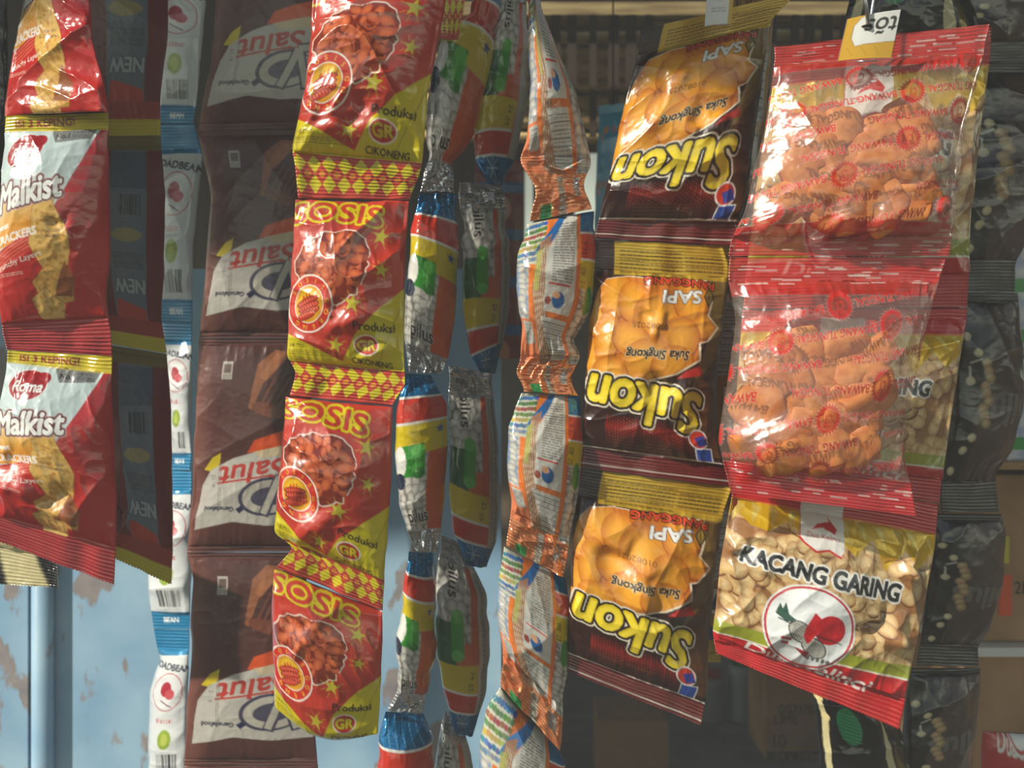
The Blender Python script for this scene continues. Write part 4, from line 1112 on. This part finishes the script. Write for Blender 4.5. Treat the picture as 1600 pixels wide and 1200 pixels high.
# ---------------------------------------------------------------- brown chocolate biscuit strip in the shade
G = 'brown chocolate biscuit packets'
for i, (L, R, lb) in enumerate((
    ([(345, -130), (338, 0), (331, 100), (318, 150), (309, 203)], [(520, -130), (512, 40), (500, 200)], 'brown biscuit packet at the top of its strip, cut by the frame'),
    ([(309, 204), (322, 262), (330, 310), (320, 440), (311, 528)], [(500, 201), (496, 360), (490, 528)], 'brown biscuit packet second from the top of its strip'),
    ([(311, 529), (304, 680), (300, 780), (293, 862)], [(490, 529), (484, 700), (476, 862)], 'brown biscuit packet third from the top of its strip'),
    ([(293, 863), (303, 905), (298, 960), (300, 1020), (292, 1110), (288, 1196)], [(476, 863), (486, 1030), (496, 1196)], 'brown biscuit packet fourth from the top, behind the lowest sausage packet'),
    ([(288, 1194), (290, 1330)], [(496, 1194), (500, 1330)], 'brown biscuit packet of which only the top seam shows at the lower edge'))):
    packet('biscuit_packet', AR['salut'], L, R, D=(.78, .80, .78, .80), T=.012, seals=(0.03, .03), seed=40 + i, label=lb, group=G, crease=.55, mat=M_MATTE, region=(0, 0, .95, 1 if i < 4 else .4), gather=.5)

# ---------------------------------------------------------------- red sausage snack strip
G = 'red sausage snack packets'
ss = dict(group=G, seals=(0, .19), T=.021, crease=1.7, back=(180, 180, 182))
packet('sausage_snack_packet', AR['sosis'], [(490, -35), (486, 50), (476, 140), (456, 232), (461, 252), (466, 310)], [(704, -45), (690, 40), (668, 150), (661, 245), (656, 272), (640, 312)],
       D=(.60, .62, .60, .62), seed=50, facets=((.22, .50, 20), (.55, .66, 26), (.25, .68, 22)), label='red sausage snack packet at the top of its strip, cut by the frame', **ss)
packet('sausage_snack_packet', AR['sosis'], [(461, 312), (457, 400), (451, 500), (448, 556), (463, 582), (454, 618)], [(640, 314), (633, 400), (631, 500), (632, 572), (634, 602), (612, 634)],
       D=(.60, .62, .60, .61), seed=51, facets=((.5, .58, 22), (.72, .72, 20)), label='red sausage snack packet second from the top of its strip', **ss)
packet('sausage_snack_packet', AR['sosis'], [(447, 620), (440, 700), (432, 780), (429, 832), (458, 856), (432, 886)], [(613, 636), (612, 750), (605, 850), (600, 893), (600, 925), (598, 954)],
       D=(.60, .61, .59, .61), seed=52, facets=((.35, .62, 30), (.2, .35, 18)), label='red sausage snack packet with a slanting diamond seal, third from the top', **ss)
ss['seals'] = (0, 0); 
packet('sausage_snack_packet', AR['sosis'], [(428, 888), (424, 960), (427, 1040), (429, 1098)], [(598, 956), (597, 1020), (595, 1080), (590, 1146)],
       D=(.59, .61, .60, .61), seed=53, facets=((.3, .36, 24),), label='lowest red sausage snack packet, in front of the blue wall', region=(0, .01, 1, .80), sag=30, **ss)
packet('sausage_snack_packet', AR['sosis'], [(640, -160), (640, -60), (676, 60)], [(740, -160), (738, -60), (716, 62)], D=(.655, .66, .655, .66), seals=(0, .3), T=.006, seed=54,
       label='red and yellow diamond seal peeping out behind the top sausage packet', group=None, region=(.2, .4, 1, 1))

# ---------------------------------------------------------------- pilus peanut snack strips
G = 'peanut snack packets facing the street'
ps = dict(group=G, seals=(.06, .12), T=.020, crease=1.25, gather=2.0, mat=M_FOIL, kx=2.4, crump=1.0, crimp=.2)
for i, (L, R, D, rg, lb) in enumerate((
    ([(752, -50), (735, 20), (690, 60), (674, 110), (666, 200), (672, 245), (655, 300)], [(790, -50), (776, 40), (768, 100), (748, 190), (732, 225), (705, 255), (712, 302)], (.70, .74, .70, .72), (0, 0, 1, 1), 'peanut snack packet at the top, leaning out right of the sausage strip'),
    ([(655, 301), (641, 370), (636, 440), (630, 520), (640, 582)], [(713, 303), (717, 400), (712, 480), (702, 555), (690, 584)], (.70, .74, .70, .72), (.0, .02, 1, 1), 'peanut snack packet with a blue tip beside the second sausage packet'),
    ([(634, 584), (619, 640), (617, 720), (624, 790), (650, 860)], [(672, 586), (699, 630), (700, 700), (694, 780), (682, 862)], (.70, .73, .70, .72), (0, .03, 1, 1), 'peanut snack packet beside the third sausage packet'),
    ([(640, 862), (628, 930), (618, 1020), (622, 1075), (605, 1110)], [(676, 864), (681, 950), (680, 1030), (668, 1080), (660, 1112)], (.70, .73, .70, .72), (0, .03, 1, 1), 'peanut snack packet beside the lowest sausage packet'),
    ([(604, 1112), (592, 1150), (588, 1260)], [(660, 1114), (676, 1150), (680, 1260)], (.70, .73, .70, .72), (0, .0, 1, .5), 'peanut snack packet of the street side strip, cut by the lower edge'))):
    packet('peanut_snack_packet', AR['pil'], L, R, D=D, seed=60 + i, label=lb, region=rg, **ps)
G2 = 'peanut snack packets hanging upside down'
ps['group'] = G2; ps['seals'] = (.13, .03)
for i, (L, R, D, rg, lb) in enumerate((
    ([(792, -40), (776, 40), (752, 120), (740, 220), (747, 262), (762, 288)], [(818, -40), (826, 60), (826, 140), (811, 220), (797, 265), (786, 290)], (.74, .78, .74, .78), (0, .0, .95, 1), 'upside-down peanut snack packet at the top, dark green and yellow'),
    ([(716, 285), (724, 345), (722, 410), (723, 480), (736, 555), (750, 582)], [(786, 289), (790, 345), (798, 410), (795, 480), (786, 530), (774, 584)], (.74, .78, .74, .78), (0, 0, .95, 1), 'upside-down peanut snack packet second from the top of its strip'),
    ([(704, 570), (700, 625), (703, 690), (701, 760), (707, 830), (728, 884)], [(766, 584), (772, 625), (779, 700), (780, 790), (775, 850), (762, 886)], (.74, .78, .74, .78), (0, 0, .95, 1), 'upside-down peanut snack packet under the silver crumpled seal at middle height'),
    ([(690, 836), (681, 905), (680, 1000), (690, 1070), (712, 1146)], [(722, 850), (760, 925), (765, 1000), (761, 1080), (738, 1150)], (.74, .78, .74, .78), (0, 0, .95, 1), 'upside-down peanut snack packet low in its strip, left of the blue gap'),
    ([(694, 1110), (680, 1180), (676, 1260)], [(718, 1120), (738, 1180), (742, 1260)], (.74, .77, .74, .77), (0, 0, .95, .5), 'crumpled silver top of an upside-down peanut packet at the lower edge'))):
    packet('peanut_snack_packet', AR['pflip'], L, R, D=D, seed=70 + i, label=lb, region=rg, **ps)
G3 = 'peanut snack packets showing their backs'
ps['group'] = G3; ps['seals'] = (.02, .20); ps['T'] = .018
for i, (L, R, D, sl, lb) in enumerate((
    ([(822, -30), (826, 60), (828, 140), (821, 215), (811, 252), (838, 300), (829, 346)], [(834, -30), (870, 80), (899, 140), (916, 200), (925, 255), (912, 292), (924, 326)], (.65, .68, .65, .67), (.02, .26), 'peanut packet showing its back at the top, narrow above and wide below'),
    ([(826, 350), (810, 400), (808, 450), (816, 510), (812, 556), (808, 584), (818, 612)], [(926, 330), (930, 400), (924, 480), (896, 532), (909, 558), (890, 590), (904, 618)], (.65, .68, .65, .67), (.0, .22), 'peanut packet showing its back, second of its strip'),
    ([(815, 614), (795, 665), (791, 730), (800, 782), (796, 815), (790, 852)], [(905, 620), (911, 690), (905, 770), (892, 825), (888, 860), (880, 902)], (.65, .68, .64, .66), (.0, .22), 'peanut packet showing its back, third of its strip, with a slanting orange seal'),
    ([(788, 854), (778, 905), (776, 950), (786, 1005), (786, 1035), (780, 1072)], [(884, 904), (893, 960), (888, 1040), (878, 1085), (880, 1120), (877, 1172)], (.65, .68, .64, .66), (.0, .24), 'peanut packet showing its back, fourth of its strip'),
    ([(779, 1074), (758, 1112), (750, 1160), (748, 1260)], [(877, 1174), (884, 1200), (884, 1230), (880, 1280)], (.65, .68, .64, .66), (.0, .0), 'peanut packet showing its back, cut by the lower edge'))):
    ps['seals'] = sl
    packet('peanut_snack_packet', AR['pback'], L, R, D=D, seed=80 + i, label=lb, region=(0, 0, 1, 1 if sl[1] else .5), **ps)

# ---------------------------------------------------------------- cassava snack strip, printed upside down
G = 'yellow and maroon cassava snack packets'
cs = dict(group=G, seals=(.13, .09), T=.018, crease=1.45, back=(150, 120, 60))
packet('cassava_snack_packet', AR['suk'], [(1000, 48), (998, 80), (976, 160), (956, 260), (940, 320), (929, 372)], [(1246, -12), (1206, 30), (1194, 100), (1180, 200), (1166, 320), (1140, 384)],
       D=(.675, .69, .675, .69), seed=90, facets=((.62, .55, 22), (.3, .3, 20)), label='cassava snack packet at the top, pinned to a white card', **cs)
packet('cassava_snack_packet', AR['suk'], [(931, 374), (927, 430), (918, 540), (911, 660), (907, 730)], [(1129, 386), (1138, 415), (1132, 500), (1119, 600), (1122, 690), (1144, 760)],
       D=(.675, .69, .675, .69), seed=91, facets=((.6, .64, 30), (.45, .35, 18)), label='cassava snack packet in the middle of its strip', **cs)
packet('cassava_snack_packet', AR['suk'], [(906, 732), (896, 800), (893, 900), (886, 1000), (889, 1050)], [(1144, 762), (1130, 800), (1116, 900), (1106, 1020), (1106, 1080), (1094, 1134)],
       D=(.675, .69, .665, .69), seed=92, facets=((.4, .42, 40),), label='lowest cassava snack packet with a slanting cut bottom seal', zig=(0, 3), **cs)
G = 'packets with nutrition labels behind the cassava snacks'
for i, (L, R, lb) in enumerate((([(1110, -60), (1100, 400)], [(1215, -60), (1180, 400)], 'tan packet back with a nutrition label, seen beside the top cassava packet'),
                               ([(1095, 402), (1070, 738)], [(1180, 402), (1160, 738)], 'tan packet back with a nutrition label, seen beside the middle cassava packet'),
                               ([(1070, 739), (1060, 1035)], [(1160, 739), (1125, 1035)], 'tan packet back with a nutrition label, seen beside the lowest cassava packet'))):
    packet('label_packet', AR['lab'], L, R, D=(.77, .78, .77, .78), T=.01, seals=(.05, .05), seed=100 + i, label=lb, group=G)

# ---------------------------------------------------------------- peanuts in shell strip behind the clear bags
G = 'red and gold peanut bags'
ks = dict(group=G, T=.018, crease=1.6, back=(190, 60, 50))
packet('peanut_bag', AR['kac'], [(1214, 82), (1204, 150), (1180, 300), (1160, 482)], [(1551, 42), (1547, 95), (1530, 220), (1516, 350), (1513, 480)], D=(.665, .675, .665, .675), seals=(.13, .12), seed=110,
       label='red and gold peanut bag behind the upper clear snack bag', **ks)
packet('peanut_bag', AR['kac'], [(1160, 484), (1150, 620), (1140, 735)], [(1513, 482), (1500, 560), (1482, 680), (1467, 786)], D=(.665, .675, .655, .67), seals=(.05, .12), seed=111,
       label='red and gold peanut bag behind the lower clear snack bag', **ks)
packet('peanut_bag', AR['kac'], [(1150, 736), (1141, 790), (1126, 880), (1113, 985), (1119, 1022)], [(1467, 788), (1461, 850), (1441, 960), (1421, 1060), (1404, 1140)], D=(.64, .66, .63, .65), seals=(.14, .11), seed=112, facets=((.14, .42, 22), (.82, .6, 30), (.85, .3, 22)),
       label='red and gold peanut bag in full view at the lower right', zig=(0, 3), **ks)

# ---------------------------------------------------------------- clear bags of puffed snacks
G = 'clear bags of puffed garlic snacks'
kb = dict(group=G, mat=M_CLEAR, T=.030, sag_low=1.45, boxy=.55, back=(226, 200, 190), backfoil=.06, cat='snack bag', crease=1.0, gather=1.2, backT=.5)
B1 = dict(L=[(1210, 74), (1209, 108), (1195, 200), (1162, 335), (1142, 374), (1139, 400)], R=[(1546, 38), (1536, 90), (1507, 200), (1493, 320), (1487, 375), (1484, 400)])
B2 = dict(L=[(1140, 402), (1138, 434), (1150, 500), (1136, 600), (1121, 690), (1129, 716), (1141, 770)], R=[(1480, 402), (1468, 434), (1450, 500), (1420, 640), (1411, 690), (1420, 750), (1432, 806)])
packet('puffed_snack_bag', BAW[0], B1['L'], B1['R'], D=(.615, .625, .61, .62), seals=(.11, .09), seed=121, facets=((.1, .8, 26), (.42, .83, 24), (.62, .82, 28), (.86, .8, 20), (.4, .25, 24)), label='upper clear bag of puffed snacks, hanging from the printed card', **kb)
packet('puffed_snack_bag', BAW[1], B2['L'], B2['R'], D=(.61, .62, .60, .61), seals=(.10, .14), seed=122, facets=((.2, .7, 46), (.25, .25, 26)), label='lower clear bag of puffed snacks, in front of the peanut bags', **kb)

M_SNACK = mat_plain('fried_snack', (224, 148, 76), .55, c2=(198, 108, 44), scale=70, bump=.35)
_sn = []
for q in range(5):
    rs = np.random.RandomState(200 + q)
    n1, n2 = 26, 20; Vs = []
    for i in range(n1 + 1):
        t = -math.pi / 2 + math.pi * i / n1
        for j in range(n2):
            p = 2 * math.pi * j / n2
            f = lambda c, e: math.copysign(abs(c) ** e, c)
            x = f(math.sin(t), .55) * .021; rr = f(math.cos(t), .55)
            y, z = rr * f(math.cos(p), .8) * .0125, rr * f(math.sin(p), .8) * .0135
            bend = (x / .021) ** 2 * .004 * (1 if q % 2 else -1)
            k = 1 + .16 * (vnoise(np.array(x * 90 + 9 + q * 3), np.array(p * 1.3 + 4), 40 + q) - .5) * 2
            # dimpled ends of an extruded piece
            if abs(x) > .0195: x *= .93
            Vs.append((x * (1 + .1 * (q - 2)), y * float(k), z * float(k) + bend))
    Fs = [(i * n2 + j, i * n2 + (j + 1) % n2, (i + 1) * n2 + (j + 1) % n2, (i + 1) * n2 + j) for i in range(n1) for j in range(n2)]
    me = bpy.data.meshes.new('puffed_snack'); me.from_pydata(Vs, [], Fs); me.update(); me.materials.append(M_SNACK)
    me.polygons.foreach_set('use_smooth', [True] * len(me.polygons)); _sn.append(me)
def fill(B, rows, seed, lab, grp, D0):
    rs = np.random.RandomState(seed); L, R = np.array(B['L'], float), np.array(B['R'], float)
    for py, cnt in rows:
        lx = np.interp(py, L[:, 1], L[:, 0]); rx = np.interp(py, R[:, 1], R[:, 0])
        for k in range(cnt):
            px = lx + (rx - lx) * (.15 + .68 * (k + .5 + rs.uniform(-.12, .12)) / cnt)
            d = D0 + rs.uniform(-.001, .003)
            o = bpy.data.objects.new('puffed_snack', _sn[rs.randint(5)]); col.objects.link(o)
            o.location = at(px, py + rs.uniform(-9, 9), d)
            o.rotation_euler = (rs.uniform(-.5, .5), rs.choice([rs.uniform(-.6, .6), rs.uniform(.8, 1.5)]), rs.uniform(-.3, .3))
            s_ = rs.uniform(.86, 1.04); o.scale = (s_, s_ * .72, s_)
            tag(o, lab, 'puffed snack', grp)
fill(B1, ((205, 4), (238, 5), (270, 5), (300, 6), (326, 5)), 3, 'orange puffed snack piece inside the upper clear bag', 'puffed snacks in the upper clear bag', .609)
fill(B2, ((548, 4), (584, 5), (618, 5), (652, 5), (686, 5), (706, 4)), 4, 'orange puffed snack piece inside the lower clear bag', 'puffed snacks in the lower clear bag', .606)

# ---------------------------------------------------------------- black packets at the right
G = 'black peanut snack packets'
for i, (L, R, lb) in enumerate((
    ([(1480, -140), (1490, 0), (1500, 98)], [(1640, -140), (1640, 0), (1625, 98)], 'black snack packet at the top right corner'),
    ([(1500, 100), (1502, 250), (1500, 400), (1502, 455)], [(1630, 100), (1650, 250), (1600, 385), (1586, 410), (1586, 456)], 'black snack packet beside the upper peanut bag'),
    ([(1500, 457), (1490, 600), (1470, 740), (1470, 800)], [(1588, 458), (1597, 520), (1598, 640), (1582, 705), (1556, 738), (1560, 800)], 'black snack packet with grey lettering, second from the right edge top'),
    ([(1460, 802), (1450, 900), (1440, 990), (1432, 1040)], [(1564, 803), (1572, 840), (1566, 915), (1546, 985), (1528, 1010), (1530, 1042)], 'black snack packet beside the red and gold bag in full view'),
    ([(1425, 1044), (1412, 1120), (1400, 1260)], [(1532, 1044), (1530, 1090), (1510, 1260)], 'black snack packet at the lower right, cut by the frame'))):
    packet('black_snack_packet', AR['blk'], L, R, D=(.78, .79, .78, .79), T=.014, seals=(.04, .14), seed=130 + i, label=lb, group=G, crease=1.3, gather=1.6, back=(40, 40, 40), backfoil=.3)
packet('dark_snack_packet', AR['dark'], [(1268, 1070), (1276, 1120), (1286, 1260)], [(1392, 1100), (1410, 1150), (1440, 1260)], D=(.75, .76, .75, .76), T=.012, seals=(0, 0), seed=140, mat=M_FOIL,
       label='dark packet with a green spot under the full peanut bag', crease=1.4, back=(40, 40, 44), backfoil=.3)
packet('dark_snack_packet', AR['dark'], [(1328, -90), (1332, -20), (1318, 40), (1312, 86)], [(1480, -90), (1510, -20), (1528, 30), (1540, 70)], D=(.75, .76, .75, .76), T=.012, seals=(0, 0), seed=141, mat=M_FOIL,
       label='dark glossy packet behind the printed card at the top', crease=1.4, back=(40, 40, 44), backfoil=.3, region=(0, 0, 1, .7))
packet('red_snack_packet', AR['kac'], [(1535, 1142), (1530, 1250)], [(1660, 1150), (1660, 1250)], D=(.9, .9, .9, .9), T=.01, seals=(0, 0), seed=142, label='red snack packet in the lower right corner', region=(0, .84, 1, 1))
bp_ = packet('blue_snack_packet', AR['blue'], [(936, 165), (930, 300), (928, 425)], [(985, 160), (985, 300), (980, 425)], D=(1.25, 1.25, 1.25, 1.25), T=.01, seals=(.06, .06), seed=143, label='light blue packet hanging far back left of the top cassava packet')
MB().tube([at(958, 165, 1.25), at(958, 100, 1.25), (X_(958, 1.25), 1.25, 2.42)], .0012, 6).make('hanging_cord', M_SLAT, bp_, tuple(bp_.location), True)
packet('red_brown_packet', AR['rb'], [(742, 250), (740, 400), (738, 560)], [(818, 250), (818, 400), (816, 560)], D=(1.0, 1.0, 1.0, 1.0), T=.012, seals=(.06, .06), seed=144, label='dim red and blue packet between two peanut snack strips', mat=M_MATTE)

# ---------------------------------------------------------------- cards, staples and hanging wires
def card(pts, D, art, label, name='header_card'):
    """thin folded card"""
    P = [at(x, y, D) for x, y in pts]; o = P[3]
    e = empty(name, o); n = 60
    Vt = []; C = []
    for side, off in ((0, 0), (1, .0006)):
        for i in range(n):
            for j in range(n):
                u, v = j / (n - 1), i / (n - 1)
                p = (np.array(P[0]) * (1 - u) + np.array(P[1]) * u) * (1 - v) + (np.array(P[3]) * (1 - u) + np.array(P[2]) * u) * v
                p = p + (0, off + .002 * math.sin(math.pi * u) * -1, 0); Vt.append(p - np.array(o))
    uu, vv = np.meshgrid(np.linspace(0, 1, n), np.linspace(0, 1, n)); c = art.sample(uu, vv).reshape(-1, 4)
    c2 = c.copy(); c2[:, :3] = .7
    ii = np.arange(n - 1); fs = [grid_faces(n, n), grid_faces(n, n, n * n, True)]
    for a, b in ((ii * n, (ii + 1) * n), (ii * n + n - 1, (ii + 1) * n + n - 1), (ii, ii + 1), (ii + (n - 1) * n, ii + 1 + (n - 1) * n)):
        fs.append(np.stack([a, b, b + n * n, a + n * n], 1))
    link_mesh('card', build_mesh('card', np.array(Vt), np.concatenate(fs), np.concatenate([c, c2]), M_MATTE), e)
    tag(e, label, 'card'); return e, o
T1 = Art(90, 80, (206, 160, 40))
T1.poly([(34, 0), (90, 0), (90, 52), (34, 54), (22, 56), (14, 40), (14, 18), (24, 4)], (226, 228, 224), line=(130, 110, 70), lw=1.0)
T1.text('t\u00f5s', 60, 24, 44, (40, 42, 40), rot=180, bold=.7, shear=.1, width=56)
for k in range(3): T1.line(10 + k * 22, 58, 22 + k * 22, 74, .8, (170, 126, 30))
T1.done()
T1.a
T2 = Art(42, 42, (226, 228, 226)); T2.rect(35, 0, 42, 42, (206, 170, 40)); T2.micro(8, 24, 30, 28, (150, 150, 150)); T2.done()
e, o = card([(1324, 30), (1408, 15), (1393, 90), (1309, 95)], .585, T1, 'white and yellow printed card stapled to the upper clear bag')
MB().tube([at(1336, 81, .5825), at(1366, 77, .5825)], .0006, 6).make('staple', M_STEEL, e, o, True)
MB().lathe(0, 0, [(.0005, 0), (.0036, .0001), (.0036, .0004)], 16).make('punched_hole', M_DARK, e, (0, 0, 0)).location = tuple(np.array(at(1354, 42, .5832)) - np.array(o))
e.children[-1].rotation_euler = (math.radians(90), 0, 0)
hk = MB().tube([at(1350, -60, .578), at(1353, 0, .578), at(1356, 36, .580), at(1354, 42, .590)], .0013, 8).tube([at(1366, -60, .592), at(1364, 0, .592), at(1360, 30, .592), at(1354, 42, .590)], .0013, 8).make('wire_hook', M_STEEL, None, at(1356, 42, .585), True)
tag(hk, 'steel wire hook through the hole of the printed card', 'hook')
e, o = card([(1106, -22), (1148, -22), (1143, 38), (1101, 41)], .655, T2, 'plain white card with a yellow edge above the top cassava packet')
MB().tube([at(1113, 22, .6525), at(1132, 20, .6525)], .0005, 6).make('staple', M_STEEL, e, o, True)
MB().lathe(0, 0, [(.0005, 0), (.0026, .0001), (.0026, .0004)], 16).make('punched_hole', M_DARK, e, (0, 0, 0)).location = tuple(np.array(at(1124, 0, .6534)) - np.array(o))
e.children[-1].rotation_euler = (math.radians(90), 0, 0)
